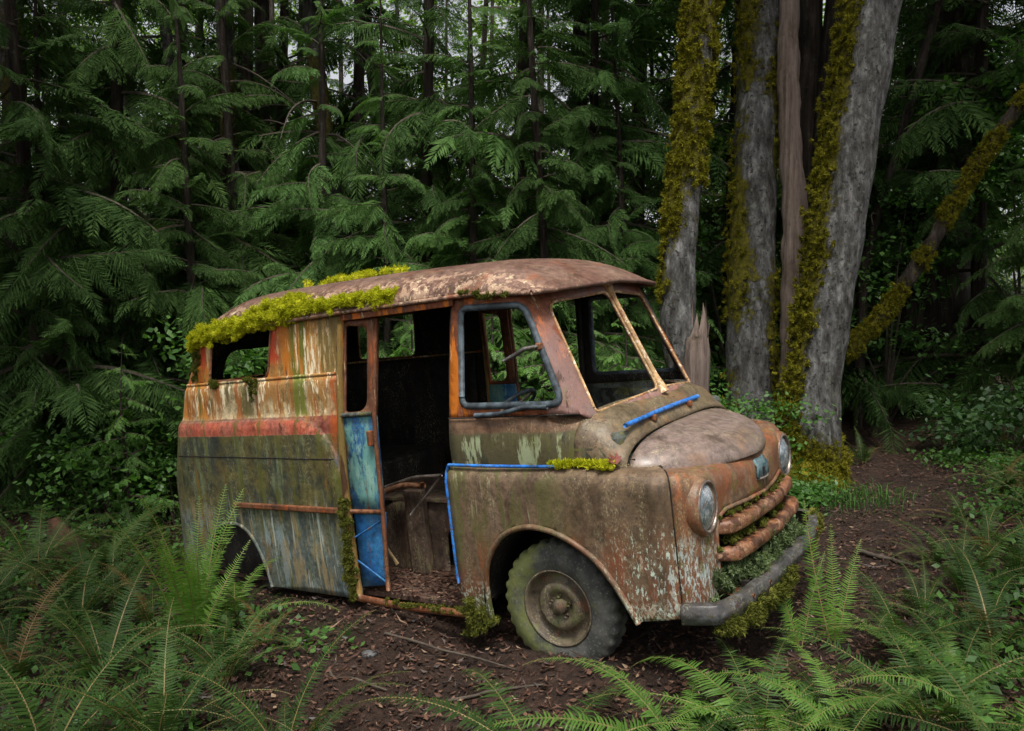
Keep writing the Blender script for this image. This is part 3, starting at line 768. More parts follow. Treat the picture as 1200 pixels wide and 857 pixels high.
# turned-down drip edge
roof = link('roof', py_mesh('roof', V, grid_faces(61, 41)), M_ROOF, van)
md = roof.modifiers.new('thickness', 'SOLIDIFY'); md.thickness = 0.012; md.offset = -1
rim_path = [np.array(roof_pt(s, -1)) + np.array((0, -.004, -.004)) for s in ss]
gut = tube_obj('rain_gutter', rim_path, 0.014, M_ROOF, van, 6); mirror_y(gut)
tube_obj('roof_front_lip', [np.array(roof_pt(1, t)) + np.array((.0, 0, -.006)) for t in ts], 0.015, M_ROOF, van, 6)
tube_obj('roof_rear_lip', [np.array(roof_pt(0, t)) + np.array((.0, 0, -.006)) for t in ts], 0.013, M_ROOF, van, 6)
# header above the side door opening
hd = box_obj('door_header', (-1.52, -.792, 2.132), (-.55, -.762, 2.205), M_CAB_UP, van, 0.004); mirror_y(hd)
# roof ribs inside
for x in (-2.7, -2.1, -1.5, -.9, -.35):
    tube_obj('roof_rib', [(x, .74 * math.sin(a), roof_pt((x + 3.3) / 3.55, math.sin(a) * .92)[2] - .05) for a in np.linspace(-1.45, 1.45, 15)], 0.022, M_INNER, van, 5)

# ---- folded side door, blue below and rusty above
def door(side):
    d = empty('folding_door', parent=van)
    fm = lambda x, z: (x, side * (.812 + np.interp(z, [.3, 1.5, 2.2], [.036, .03, -.045]) - .10 * max(0, x + 1.56)), z)
    A = round_poly([(-1.535, 1.525), (-1.345, 1.525), (-1.315, 2.075), (-1.50, 2.10)], [.02, .09, .05, .03])
    panel('upper_door_panel', [(-1.565, 1.50), (-1.275, 1.50), (-1.225, 2.13), (-1.515, 2.14)], [A], fm, M_DOOR_UP, d, 0.02, 0.08)
    panel('door_skin', [(-1.575, .865), (-1.305, .865), (-1.278, 1.497), (-1.567, 1.497)], [], fm, M_DOOR, d, 0.02, 0.1)
    panel('door_kick_panel', [(-1.575, .33), (-1.345, .36), (-1.308, .848), (-1.575, .848)], [], lambda x, z: tuple(np.array(fm(x, z)) * np.array((1, .985, 1))), M_DOOR, d, 0.012, 0.1)
    f2 = lambda x, z: np.array(fm(x, z)) + np.array((0, side * .012, 0))
    tube_obj('hinge_rail', [f2(-1.575, .856), f2(-1.305, .856)], 0.016, M_RUST, d, 6, 4)
    tube_obj('brace', [f2(-1.565, .52), f2(-1.45, .45), f2(-1.345, .385)], 0.007, M_DOOR, d, 6, 6)
    tube_obj('brace', [f2(-1.565, .68), f2(-1.45, .735), f2(-1.325, .80)], 0.006, M_DOOR, d, 6, 6)
    tube_obj('door_edge', [f2(-1.335, .33), f2(-1.303, .86), f2(-1.276, 1.5), f2(-1.225, 2.12)], 0.016, M_DOOR_UP, d, 6, 16)
    tube_obj('sill_strip', [f2(-1.55, 1.508), f2(-1.29, 1.508)], 0.016, M_INNER_DOOR, d, 6, 4)
    box_obj('latch', (-1.335, side * .845 - .02, 1.30), (-1.305, side * .845 + .02, 1.40), M_RUST, d, 0.006)
    tube_obj('hinge_post', [f2(-1.60, .28), f2(-1.59, 1.2), f2(-1.545, 1.9), f2(-1.52, 2.14)], 0.026, M_REAR_UP, d, 8, 14)
door(-1); door(1)

# ---- interior
box_obj('cargo_floor', (-3.6, -.80, .26), (-.66, .80, .295), M_FLOOR, van, 0.004)
box_obj('cab_floor', (-.66, -.45, .30), (.62, .45, .42), M_FLOOR, van, 0.004)
sill = tube_obj('step_sill', [(-1.60, -.865, .262), (-1.2, -.885, .258), (-.9, -.885, .262), (-.66, -.87, .262)], 0.026, M_RUST, van, 8, 16, 0.7); mirror_y(sill)
# cab firewall and inside of far lower body
box_obj('firewall', (.50, -.75, .40), (.53, .75, 1.20), M_INNER, van, 0.004)
box_obj('dashboard', (.22, -.76, 1.20), (.46, .76, 1.34), M_INNER_DOOR, van, 0.03)
inn = panel('inner_cab_panel', [(-.62, .40), (.25, .40), (.20, 1.40), (-.62, 1.43)], [], lambda x, z: (x, .79, z), M_INNER_DOOR, van, 0.012, 0.3)
for y0, y1 in ((-.80, -.74), (.74, .80)):
    pass
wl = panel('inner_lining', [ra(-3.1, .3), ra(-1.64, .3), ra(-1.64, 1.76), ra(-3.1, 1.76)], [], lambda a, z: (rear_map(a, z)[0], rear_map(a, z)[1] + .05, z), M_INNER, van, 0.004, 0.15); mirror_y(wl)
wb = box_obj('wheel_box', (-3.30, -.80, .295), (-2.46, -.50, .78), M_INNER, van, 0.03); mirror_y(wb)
# seat pedestal with a dark access hole, engine cover behind it
ped = panel('seat_pedestal', [(-1.98, .30), (-.98, .30), (-.98, .80), (-1.98, .80)], [round_poly([(-1.24, .302), (-1.02, .302), (-1.02, .60), (-1.22, .60)], [.0, .0, .05, .08])], lambda x, z: (x, -.34 + .02 * math.sin(x * 9), z), M_BOXWOOD, van, 0.02, 0.1)
box_obj('pedestal_top', (-2.0, -.36, .80), (-.96, .30, .83), M_BOXWOOD, van, 0.006)
box_obj('pedestal_back', (-2.0, .28, .30), (-.96, .30, .797), M_INNER, van, 0.004)
box_obj('pedestal_post', (-1.50, -.42, .298), (-1.33, -.365, .90), M_BOXWOOD, van, 0.008)
box_obj('bench', (-2.7, -.30, .295), (-2.02, .70, 1.02), M_INNER, van, 0.02)
tube_obj('broken_seat_rod', [(-1.62, -.46, .93), (-1.35, -.48, 1.00), (-1.22, -.50, 1.02), (-1.05, -.5, 1.03)], 0.012, M_CHROME, van, 6, 12)
tube_obj('broken_seat_rod', [(-1.05, -.5, 1.03), (-1.25, -.48, .86), (-1.40, -.47, .74)], 0.010, M_CHROME, van, 6, 8)
tube_obj('broken_seat_rod', [(-1.62, -.47, .90), (-1.42, -.48, .95), (-1.25, -.46, .95)], 0.022, M_GRILLE, van, 6, 8)
tube_obj('wood_slat', [(-1.66, -.60, .86), (-1.60, -.62, .70), (-1.53, -.62, .54), (-1.46, -.6, .42)], 0.020, simple('splintered_wood', (0.30, 0.21, 0.09), (0.18, 0.12, 0.06), 14), van, 6, 10, 0.4)
# steering wheel on the near side of the cab
SWC = Vector((-.52, -.37, 1.435))
swr = Euler((0, R_(-38), 0)).to_matrix()
sw = empty('steering_wheel', parent=van)
ring = [SWC + swr @ Vector((.20 * math.cos(a), .20 * math.sin(a), 0)) for a in np.linspace(0, 2 * math.pi, 41)]
tube_obj('rim', ring, 0.013, M_RUBBER, sw, 8)
for k in range(3):
    a = k * 2 * math.pi / 3 + .5
    tube_obj('spoke', [SWC, SWC + swr @ Vector((.195 * math.cos(a), .195 * math.sin(a), 0))], 0.010, M_CHROME, sw, 6)
tube_obj('column', [SWC + swr @ Vector((0, 0, .02)), SWC + swr @ Vector((0, 0, -.75))], 0.022, M_INNER_DOOR, sw, 8)

# ---- wheels
def wheel(cx, cy, cz, side, name):
    w = empty(name, (cx, cy, cz), parent=van)
    # tyre: lathe about y; outer face towards -y*side
    rp = [(.075, .215), (.085, .235), (.092, .27), (.094, .28), (.094, .295), (.090, .315), (.082, .335), (.076, .345), (.066, .356), (.02, .364), (.0, .350), (-.02, .364), (-.066, .356), (-.078, .345), (-.09, .315), (-.092, .27), (-.085, .235), (-.075, .215)]
    seg = 120
    V = []
    for o, r in rp:
        for k in range(seg):
            a = 2 * math.pi * k / seg
            rr = r + (.013 if ((k + (2 if o < 0 else 0)) // 2) % 2 and r > .34 else 0) + (.003 if r == .315 else 0)
            V.append((rr * math.cos(a), -side * o, rr * math.sin(a)))
    link('tyre', py_mesh('tyre', V, grid_faces(len(rp), seg, wrap_v=True)), M_TYRE, w)
    rim = [(.078, .216), (.086, .222), (.088, .214), (.074, .206), (.050, .200), (.030, .192), (.022, .178), (.024, .150), (.045, .142), (.060, .130), (.064, .112), (.055, .085), (.040, .074), (.036, .04), (.036, .001)]
    V = []
    for o, r in rim:
        for k in range(48):
            a = 2 * math.pi * k / 48; V.append((r * math.cos(a), -side * o, r * math.sin(a)))
    rm = link('rim', py_mesh('rim', V, grid_faces(len(rim), 48, wrap_v=True)), M_RIM, w)
    hub = [(.03, .045), (.075, .042), (.085, .034), (.088, .001)]
    V = []
    for o, r in hub:
        for k in range(20):
            a = 2 * math.pi * k / 20; V.append((r * math.cos(a), -side * o, r * math.sin(a)))
    link('hub', py_mesh('hub', V, grid_faces(4, 20, wrap_v=True)), M_RIM, rm)
    for k in range(5):
        a = k * 2 * math.pi / 5 + .3
        tube_obj('wheel_nut', [(.062 * math.cos(a), -side * .03, .062 * math.sin(a)), (.062 * math.cos(a), -side * .058, .062 * math.sin(a))], 0.012, M_RIM, rm, 6)
    return w
wheel(0, -.775, .365, 1, 'front_wheel'); wheel(0, .775, .365, -1, 'front_wheel')
wheel(-2.93, -.66, .365, 1, 'rear_wheel'); wheel(-2.93, .66, .365, -1, 'rear_wheel')
for cx, r_, nm, yin in ((0.02, .50, 'wheel_well', -.45), (-2.88, .44, 'wheel_well', -.5)):
    V = []
    for y in (-.905 if cx > -1 else -.84, yin):
        for k in range(21):
            a = math.pi * (k / 20); V.append((cx + r_ * math.cos(a), y, .36 + r_ * math.sin(a) * .98))
    ww = link(nm, py_mesh(nm, V, grid_faces(2, 21) + [tuple(range(21, 42))]), M_INNER, van); mirror_y(ww)
tube_obj('front_axle', [(0, -.7, .36), (0, 0, .33), (0, .7, .36)], .035, M_INNER, van, 8, 8)

# ---- moss growing on the van
def along(P, n, jit, seed):
    rg = np.random.default_rng(seed)
    Q = catmull(P, n) + rg.normal(size=(n, 3)) * np.array(jit)
    return Q
def moss_part(name, P, n, jit, rad, normal, mat, per, blade, width, seed):
    rg = np.random.default_rng(seed + 50)
    C = along(P, n, jit, seed)
    N = np.array(normal, float)[None] + rg.normal(size=(n, 3)) * .25; N /= np.linalg.norm(N, axis=1)[:, None]
    o = link(name, moss_mesh(name, C, rg.uniform(rad[0], rad[1], n), N, per, blade, width, seed), mat, van)
    o['kind'] = 'stuff'
    return o
moss_part('moss', [(-3.20, -.78, 2.09), (-3.05, -.79, 2.155), (-2.75, -.80, 2.18), (-2.45, -.80, 2.20), (-2.15, -.79, 2.225), (-1.95, -.78, 2.235)], 620, (.02, .022, .028), (.018, .040), (-.1, -.8, .6), M_MOSS, 75, .020, .003, 3)
moss_part('moss', [(-2.5, -.76, 2.235), (-2.3, -.745, 2.275), (-2.05, -.72, 2.315), (-1.88, -.73, 2.29)], 230, (.025, .03, .02), (.018, .042), (-.1, -.6, .8), M_MOSS, 75, .020, .003, 4)
moss_part('moss', [(-1.95, -.785, 2.24), (-1.6, -.785, 2.245), (-1.3, -.78, 2.25), (-1.02, -.78, 2.235)], 320, (.02, .018, .018), (.015, .032), (0, -.7, .7), M_MOSS, 75, .020, .003, 5)
moss_part('moss', [(-2.6, .05, 2.468), (-2.2, .05, 2.478), (-1.7, .0, 2.47)], 34, (.1, .09, .002), (.03, .05), (0, 0, 1), M_MOSS, 90, .022, .004, 6)
moss_part('moss', [(.08, -.86, 1.185), (.22, -.855, 1.188), (.36, -.86, 1.185), (.44, -.87, 1.18)], 34, (.02, .014, .003), (.018, .032), (0, -.3, 1), M_MOSS, 90, .018, .004, 7)
moss_part('moss', [(-1.60, -.87, .95), (-1.605, -.88, .7), (-1.61, -.89, .5), (-1.61, -.88, .27)], 90, (.014, .012, .02), (.016, .032), (0, -1, .2), M_MOSS_DARK, 70, .018, .004, 8)
moss_part('moss', [(-.64, -.875, .22), (-.56, -.895, .27), (-.48, -.89, .25)], 34, (.03, .014, .05), (.018, .034), (0, -1, .3), M_MOSS_DARK, 70, .016, .004, 9)
moss_part('moss', [(.97, -.87, .40), (1.03, -.62, .39), (1.06, -.28, .39), (1.06, 0, .40)], 120, (.012, .02, .022), (.02, .045), (.6, -.3, -.6), M_MOSS_DARK, 80, .022, .005, 10)
moss_part('moss', [(1.04, .35, .40), (1.0, .8, .44), (.93, .9, .48)], 50, (.012, .03, .03), (.015, .04), (.6, 0, -.4), M_MOSS_DARK, 70, .02, .005, 11)
moss_part('moss', [(.90, -.52, .845), (.93, -.2, .85), (.94, .1, .85), (.92, .4, .845)], 60, (.02, .05, .003), (.006, .014), (.2, 0, 1), M_MOSS_DARK, 60, .012, .0035, 12)
moss_part('moss', [(.89, -.55, .71), (.92, -.4, .712), (.95, -.1, .71), (.94, .3, .71)], 40, (.02, .05, .004), (.012, .026), (.2, 0, 1), M_MOSS_DARK, 70, .014, .004, 13)
moss_part('moss', [(.84, -.62, .50), (.93, -.4, .52), (.96, 0, .52), (.93, .4, .52)], 130, (.04, .06, .045), (.025, .05), (.8, -.3, .5), M_MOSS_LICHEN, 70, .022, .006, 14)
moss_part('moss', [(-3.20, -.79, 1.82), (-3.17, -.80, 1.95), (-3.16, -.79, 2.08)], 26, (.02, .01, .03), (.014, .028), (-.3, -1, .1), M_MOSS_DARK, 60, .018, .004, 15)
moss_part('moss', [(-2.97, -.82, 1.79), (-2.90, -.82, 1.77)], 10, (.02, .01, .01), (.02, .03), (0, -1, .3), M_MOSS_DARK, 60, .018, .004, 16)
moss_part('moss', [(-2.52, -.82, 1.80), (-2.45, -.825, 1.76), (-2.5, -.83, 1.70)], 14, (.02, .01, .02), (.014, .03), (0, -1, .3), M_MOSS_DARK, 60, .018, .004, 17)
moss_part('moss', [(-.45, -.81, 2.19), (-.3, -.81, 2.16), (-.15, -.81, 2.17)], 16, (.02, .008, .012), (.010, .02), (0, -1, .4), M_MOSS_DARK, 60, .014, .004, 18)
moss_part('moss', [(-1.3, -.89, .275), (-1.0, -.90, .275), (-.72, -.885, .275)], 30, (.04, .012, .006), (.010, .02), (0, -.4, 1), M_MOSS_DARK, 60, .012, .004, 19)
# ------------------------------------------------------------------ terrain
def gz(x, y):
    x = np.asarray(x, float); y = np.asarray(y, float)
    base = 0.1146 * 7.0 * np.tanh((x - 0.784) / 7.0)
    far = np.clip((np.hypot(x - 0.2, (y - 6.0)) - 3.2) / 3.0, 0, 1)
    b = 0.10 * np.sin(x * 0.9 + 1.0) * np.sin(y * 0.8 + 0.4) + 0.05 * np.sin(x * 2.1 + y * 1.3) + 0.03 * np.sin(x * 3.7 - y * 2.9 + 1)
    fine = 0.012 * np.sin(x * 9.1 + 2 * np.sin(y * 3)) * np.sin(y * 8.3 + np.sin(x * 4)) + 0.008 * np.sin(x * 17 + y * 5) * np.sin(y * 19 - x * 3)
    # a low bank on the left and right, away from the trail
    bank = 0.35 * np.clip((-x - 3.0) / 3.0, 0, 1) + 0.25 * np.clip((x - 3.4) / 2.0, 0, 1) * np.clip((7.5 - y) / 3, 0, 1)
    vx = 0.8151 * (x - 0.784) - 0.5719 * (y - 5.199); vy = 0.5681 * (x - 0.784) + 0.8203 * (y - 5.199)
    t = np.clip((-0.50 - vx) / 0.7, 0, 1)
    drift = 0.17 * t * t * (3 - 2 * t) * np.clip((vy + 4.0) / 1.6, 0, 1)      # litter banked up against the sunken rear
    drift = drift + 0.10 * np.exp(-(vx / 0.55) ** 2 - ((vy + 0.82) / 0.35) ** 2)
    return base + b * far + fine + bank + drift
_cp, _sp = math.cos(PITCH), math.sin(PITCH)
def W(px, py, d):
    """point seen at photo pixel (px, py), d metres in front of the camera"""
    u, v = (px - 600) / 949.84, (py - 428.5) / 949.84
    return np.array((u * d, d * (_cp - v * _sp), CAM[2] + d * (-_sp - v * _cp)))
def G(px, py):
    """where the line of sight through a photo pixel meets the ground"""
    d = 1.0
    while d < 80:
        p = W(px, py, d)
        if p[2] < gz(p[0], p[1]): break
        d += 0.02
    return np.array((p[0], p[1], float(gz(p[0], p[1]))))
VINV = M_VAN.inverted()
def in_van(x, y, m=0.0):
    v = VINV @ Vector((x, y, 0.4))
    return -3.85 - m < v.x < 1.25 + m and -1.0 - m < v.y < 1.0 + m

def axis(a, b, s0, s1):
    return np.concatenate([np.arange(a, s0[0], s0[1]), np.arange(s0[0], s1[0], s1[1]), np.arange(s1[0], b, s0[1]), [b]])
xs = np.concatenate([np.arange(-60, -8, 1.5), np.arange(-8, 8, 0.07), np.arange(8, 60.1, 1.5)])
ys = np.concatenate([np.arange(-14, 2, 1.0), np.arange(2, 13, 0.07), np.arange(13, 24, 0.5), np.arange(24, 90, 3.0)])
X, Y = np.meshgrid(xs, ys, indexing='ij')
Z = gz(X, Y)
V = np.stack([X, Y, Z], -1).reshape(-1, 3)
nx, ny = len(xs), len(ys)
I = (np.arange(nx - 1)[:, None] * ny + np.arange(ny - 1)[None]).ravel()
Q = np.stack([I, I + ny, I + ny + 1, I + 1], 1)
def soil():
    M = Mat('forest_soil'); P = M.pos()
    col = M.ramp(M.noise(P, 3.5, 8, 0.7), [(0.3, (0.018, 0.010, 0.006)), (0.5, (0.042, 0.023, 0.014)), (0.72, (0.08, 0.045, 0.028))])
    col = M.mix(M.math('MULTIPLY', M.rng(M.noise(P, 1.1, 5, 0.7), 0.52, 0.68), 0.7), col, (0.035, 0.045, 0.012))
    h = M.noise(P, 30, 8, 0.75)
    col = M.mix(0.8, col, M.ramp(h, [(0.35, (0.35, 0.33, 0.32)), (0.65, (1.35, 1.3, 1.25))]), 'MULTIPLY')
    M.bump(M.math('ADD', h, M.noise(P, 9, 5)), 0.9, 0.05)
    return M.fin(col, 0.85, 0, 0.3)
M_SOIL = soil()
tag(link('ground', fast_mesh('ground', V, Q, smooth=True), M_SOIL), kind='structure')

# trodden trail: past the van's near side, then away between the trees on the right
tr_px = [(330, 980), (430, 850), (560, 800), (760, 775), (930, 720), (1020, 650), (1045, 590), (1040, 555), (985, 530)]
TRAIL = catmull([G(*p)[:2] for p in tr_px], 90)
def d_trail(x, y): return float(np.min(np.hypot(TRAIL[:, 0] - x, TRAIL[:, 1] - y)))
V = []
for i, p in enumerate(TRAIL):
    d = TRAIL[min(i + 1, 89)] - TRAIL[max(i - 1, 0)]; d /= np.linalg.norm(d); n = np.array((-d[1], d[0]))
    for k in np.linspace(-1, 1, 17):
        wob = 0.58 + 0.12 * math.sin(i * .35 + (k > 0) * 2) + 0.05 * math.sin(i * 1.1)
        q = p + n * k * wob
        V.append((q[0], q[1], float(gz(q[0], q[1])) + 0.008 * (1 - k * k) ** .5 - 0.002))
def trail_mat():
    M = Mat('trodden_litter'); P = M.pos()
    h = M.noise(P, 26, 8, 0.75)
    col = M.ramp(M.noise(P, 5, 8, 0.72), [(0.3, (0.020, 0.011, 0.007)), (0.5, (0.046, 0.025, 0.016)), (0.7, (0.088, 0.05, 0.033))])
    col = M.mix(0.85, col, M.ramp(h, [(0.35, (0.35, 0.33, 0.32)), (0.65, (1.4, 1.35, 1.3))]), 'MULTIPLY')
    M.bump(h, 1.0, 0.05)
    return M.fin(col, 0.8, 0, 0.35)
tag(link('trail', py_mesh('trail', V, grid_faces(90, 17)), trail_mat()), kind='structure')

# ------------------------------------------------------------------ plant materials
M_FERN = leaf_mat('fern_green', (0.020, 0.046, 0.012), (0.044, 0.092, 0.020), (0.088, 0.155, 0.034), spec=0.2, rough=0.55, per_obj=0.6)
M_FERN_BRIGHT = leaf_mat('young_fern_green', (0.055, 0.12, 0.022), (0.10, 0.20, 0.032), (0.17, 0.29, 0.055), per_obj=0.5)
M_FERN_DEAD = leaf_mat('withered_fern', (0.07, 0.045, 0.02), (0.14, 0.085, 0.03), (0.20, 0.13, 0.05), per_obj=0.5)
M_RACHIS = simple('fern_stalk', (0.16, 0.14, 0.04), (0.24, 0.15, 0.06), 10, 0.6)
M_CEDAR = leaf_mat('cedar_green', (0.020, 0.046, 0.012), (0.050, 0.100, 0.026), (0.115, 0.195, 0.048), trans=0.3, rough=0.7, spec=0.12, per_obj=0.35)
M_CEDAR_LIT = leaf_mat('lit_cedar_green', (0.035, 0.085, 0.022), (0.085, 0.17, 0.045), (0.16, 0.28, 0.075), trans=0.35, rough=0.65, spec=0.15, per_obj=0.3)  # lit copy of the cedar green: light on the centre boughs painted in
M_CEDAR_FAR = leaf_mat('backlit_leaf_green', (0.06, 0.12, 0.02), (0.13, 0.22, 0.035), (0.24, 0.33, 0.06), trans=0.5, per_obj=0.3)  # yellow-green leaves, colour raised to stand in for sky light from behind
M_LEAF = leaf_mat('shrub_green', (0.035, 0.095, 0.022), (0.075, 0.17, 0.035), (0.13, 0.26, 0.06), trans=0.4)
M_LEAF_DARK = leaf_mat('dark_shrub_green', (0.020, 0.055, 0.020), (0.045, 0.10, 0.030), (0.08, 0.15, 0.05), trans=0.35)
M_TWIG = simple('twig_bark', (0.045, 0.034, 0.024), (0.09, 0.07, 0.05), 14, 0.9)

def bark_mat(name, c1, c2, c3, moss=(0.15, 0.135, 0.014), fur=14.0, vscale=0.35, spots=1.0):
    M = Mat(name); P = M.obj()
    n1 = M.noise(M.map(P, (1, 1, vscale)), fur, 8, 0.7)
    col = M.ramp(n1, [(0.32, c1), (0.52, c2), (0.70, c3)])
    col = M.mix(M.math('MULTIPLY', M.rng(M.noise(P, 20, 5), 0.57, 0.64), 0.85 * spots), col, (0.02, 0.018, 0.014))
    col = M.mix(M.math('MULTIPLY', M.rng(M.noise(M.map(P, l=(5, 2, 1)), 10, 5), 0.58, 0.68), 0.45 * spots), col, (0.26, 0.28, 0.24))
    col = M.mix(M.math('MULTIPLY', M.rng(M.noise(M.map(P, (1, 1, .5), (3, 8, 2)), 3.5, 7, 0.7), 0.45, 0.68), 0.75), col, M.mix(1.0, col, (0.42, 0.40, 0.30), 'MULTIPLY'))
    a = M.attr('moss')
    f = M.rng(M.math('ADD', a, M.math('MULTIPLY', M.math('SUBTRACT', M.noise(P, 9, 8, 0.8), 0.5), 1.8)), 0.40, 0.66)
    mc = M.mix(M.rng(M.noise(P, 18, 5, 0.7), 0.35, 0.65), tuple(0.4 * q for q in moss), moss)
    col = M.mix(f, col, mc)
    M.bump(M.math('ADD', n1, M.math('MULTIPLY', f, M.noise(P, 40, 5, 0.8))), 0.9, 0.04)
    return M.fin(col, 0.92, 0, 0.2)
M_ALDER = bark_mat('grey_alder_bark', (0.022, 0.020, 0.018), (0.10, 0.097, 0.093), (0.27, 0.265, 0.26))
M_ALDER_DARK = bark_mat('shaded_alder_bark', (0.014, 0.012, 0.010), (0.05, 0.047, 0.043), (0.13, 0.125, 0.12), moss=(0.07, 0.062, 0.01))  # darker copy of the alder bark, forest shade put into the colour
M_DARKBARK = bark_mat('dark_cedar_bark', (0.010, 0.008, 0.006), (0.038, 0.029, 0.023), (0.10, 0.08, 0.062), fur=14, vscale=0.10, spots=0.25)
M_BAREWOOD = bark_mat('bare_weathered_wood', (0.09, 0.065, 0.055), (0.20, 0.15, 0.125), (0.29, 0.225, 0.19), fur=22, vscale=0.05, spots=0.15)

# ------------------------------------------------------------------ trunks
def vnoise(P, s, seed):
    a = np.sin(P[:, 0] * s * 1.7 + seed) + np.sin(P[:, 1] * s * 2.1 + seed * 2.3 + P[:, 2] * s * .6) + np.sin(P[:, 2] * s * 1.3 + seed * 1.7 + 1.4 * np.sin(P[:, 0] * s))
    b = np.sin(P[:, 2] * s * 3.7 + P[:, 0] * s * 2.9 + seed) * np.sin(P[:, 1] * s * 3.3 + seed)
    return (a / 3 + b * .6) / 1.6
def trunk_mesh(name, path, rad, seed, sides=26, rings=110, lump=0.10, flare=0.5, moss=None, tufts=0, ground=True, root=None):
    P = catmull(path, rings)
    r = np.interp(np.linspace(0, 1, rings), np.linspace(0, 1, len(rad)), rad)
    h = np.concatenate([[0], np.cumsum(np.linalg.norm(np.diff(P, axis=0), axis=1))])
    r = r * (1 + flare * np.exp(-h / 0.35))
    T, N, B = frames(P)
    ang = np.linspace(0, 2 * math.pi, sides, endpoint=False)
    D = np.cos(ang)[None, :, None] * N[:, None, :] + np.sin(ang)[None, :, None] * B[:, None, :]
    Vv = (P[:, None, :] + D * r[:, None, None]).reshape(-1, 3)
    D = D.reshape(-1, 3)
    nz = vnoise(Vv / (r.mean() * 3.2), 1.6, seed) + .5 * vnoise(Vv / (r.mean() * 1.2), 1.6, seed + 4)
    Vv = Vv + D * (nz * lump * np.repeat(r, sides))[:, None]
    Q = np.array(grid_faces(rings, sides, wrap_v=True))
    m = np.zeros(len(Vv))
    if moss is not None:
        m = np.clip(moss(Vv, D, np.repeat(np.linspace(0, 1, rings), sides)) + .35 * vnoise(Vv, 2.3, seed + 9), 0, 1)
    org = P[0].copy()
    me = fast_mesh(name, Vv - org, Q, smooth=True, attr={'moss': m})
    tm = None
    if tufts:
        rg = np.random.default_rng(int(seed * 10) + 3)
        idx = np.nonzero((m > .5))[0]
        if len(idx):
            pick = rg.choice(idx, tufts)
            C = Vv[pick] - org + rg.normal(size=(tufts, 3)) * r.mean() * .12
            tm = moss_mesh(name + '_moss', C, rg.uniform(.010, .030, tufts), D[pick], 26, .032, .006, int(seed * 7) + 1)
    return me, tm, org

def plain_tree(name, path, rad, seed, mat, label, cat='tree', group=None, **kw):
    me, tm, org = trunk_mesh('trunk', path, rad, seed, **kw)
    t = empty(name, tuple(org)); tag(t, label, cat, group)
    link('trunk', me, mat, t)
    if tm is not None:
        o = link('moss', tm, M_MOSS_GOLD, t); o['kind'] = 'stuff'
    return t

def px_path(pts, d, top=13.0, sink=0.25):
    """trunk centreline through photo points (base first) at distance d, prolonged up and down"""
    P = [W(x, y, d if not isinstance(d, (list, tuple)) else d[i]) for i, (x, y) in enumerate(pts)]
    a, b = P[-2], P[-1]
    dirv = (b - a) / np.linalg.norm(b - a)
    while P[-1][2] < top: P.append(P[-1] + dirv * 2.0)
    g = gz(P[0][0], P[0][1])
    if P[0][2] > g - sink: P.insert(0, np.array((P[0][0] - .02, P[0][1], g - sink)))
    return P

left_moss = lambda k, lo=0.0: (lambda V, D, t: lo + k * np.clip(-D[:, 0] + .1, 0, 1))
# A: golden mossy alder right behind the windscreen
MA = lambda V, D, t: np.clip((V[:, 2] - 1.9) * .42, -.1, .78) + .35 * np.clip(-D[:, 0], 0, 1)
plain_tree('mossy_alder', px_path([(806, 462), (797, 400), (795, 330), (800, 250), (808, 170), (816, 80), (822, 0)], 8.0), [.19, .18, .165, .16, .16, .155, .15, .14], 1.0, M_ALDER,
           'alder trunk thick with golden moss rising just behind the windscreen', moss=MA, tufts=2600)
# B: mottled trunk beyond the bonnet
MB_ = lambda V, D, t: .50 + .25 * np.clip(-D[:, 0] * .6 + .1, 0, 1) - .30 * np.sin(V[:, 2] * 2.1 + 1.5 * D[:, 0]) + .35 * np.clip(D[:, 0] - .3, 0, 1) - .38 * np.clip(-D[:, 1] - .72, 0, 1) / .28 * 1.0
plain_tree('mottled_alder', px_path([(880, 470), (879, 400), (881, 300), (885, 180), (889, 80), (892, 0)], 9.6), [.31, .28, .265, .25, .24, .23, .22], 2.0, M_ALDER,
           'upright grey alder with patchy moss, left of the bare dead trunk', moss=MB_, tufts=1600)
# C: barkless snag and the dark trunk behind it
plain_tree('dead_snag', px_path([(931, 440), (930, 380), (929, 300), (932, 250), (926, 160), (924, 60), (926, 0)], 9.3, top=9), [.19, .16, .125, .15, .12, .125, .11, .10], 3.0, M_BAREWOOD,
           'bare reddish dead trunk without bark between two alders', sides=18, lump=.16, moss=lambda V, D, t: V[:, 2] * 0, flare=.3)
plain_tree('shaded_tree', px_path([(948, 440), (948, 300), (947, 150), (946, 0)], 10.2), [.2, .18, .18, .17], 4.0, M_DARKBARK,
           'thin dark trunk standing directly behind the bare dead trunk', moss=lambda V, D, t: V[:, 2] * 0, flare=.3)
# D: big pale leaning alder
MD = lambda V, D, t: np.clip(-D[:, 0] * 1.5 - .62, 0, 1) * 1.0 + .75 * np.clip(.9 - (V[:, 2] - .25), 0, 1) + .08
plain_tree('leaning_alder', px_path([(944, 530), (950, 480), (962, 400), (976, 300), (993, 190), (1009, 90), (1022, 0)], 8.6), [.34, .30, .27, .27, .275, .285, .295, .29, .25], 5.0, M_ALDER,
           'big pale grey alder leaning right with a mossy left edge', moss=MD, tufts=3000, flare=.75)
plain_tree('shaded_tree', px_path([(945, 440), (958, 300), (972, 150), (986, 0)], 10.0), [.2, .19, .19, .18], 6.0, M_DARKBARK,
           'dark trunk tucked behind the left edge of the big leaning alder', moss=lambda V, D, t: V[:, 2] * 0, flare=.3)
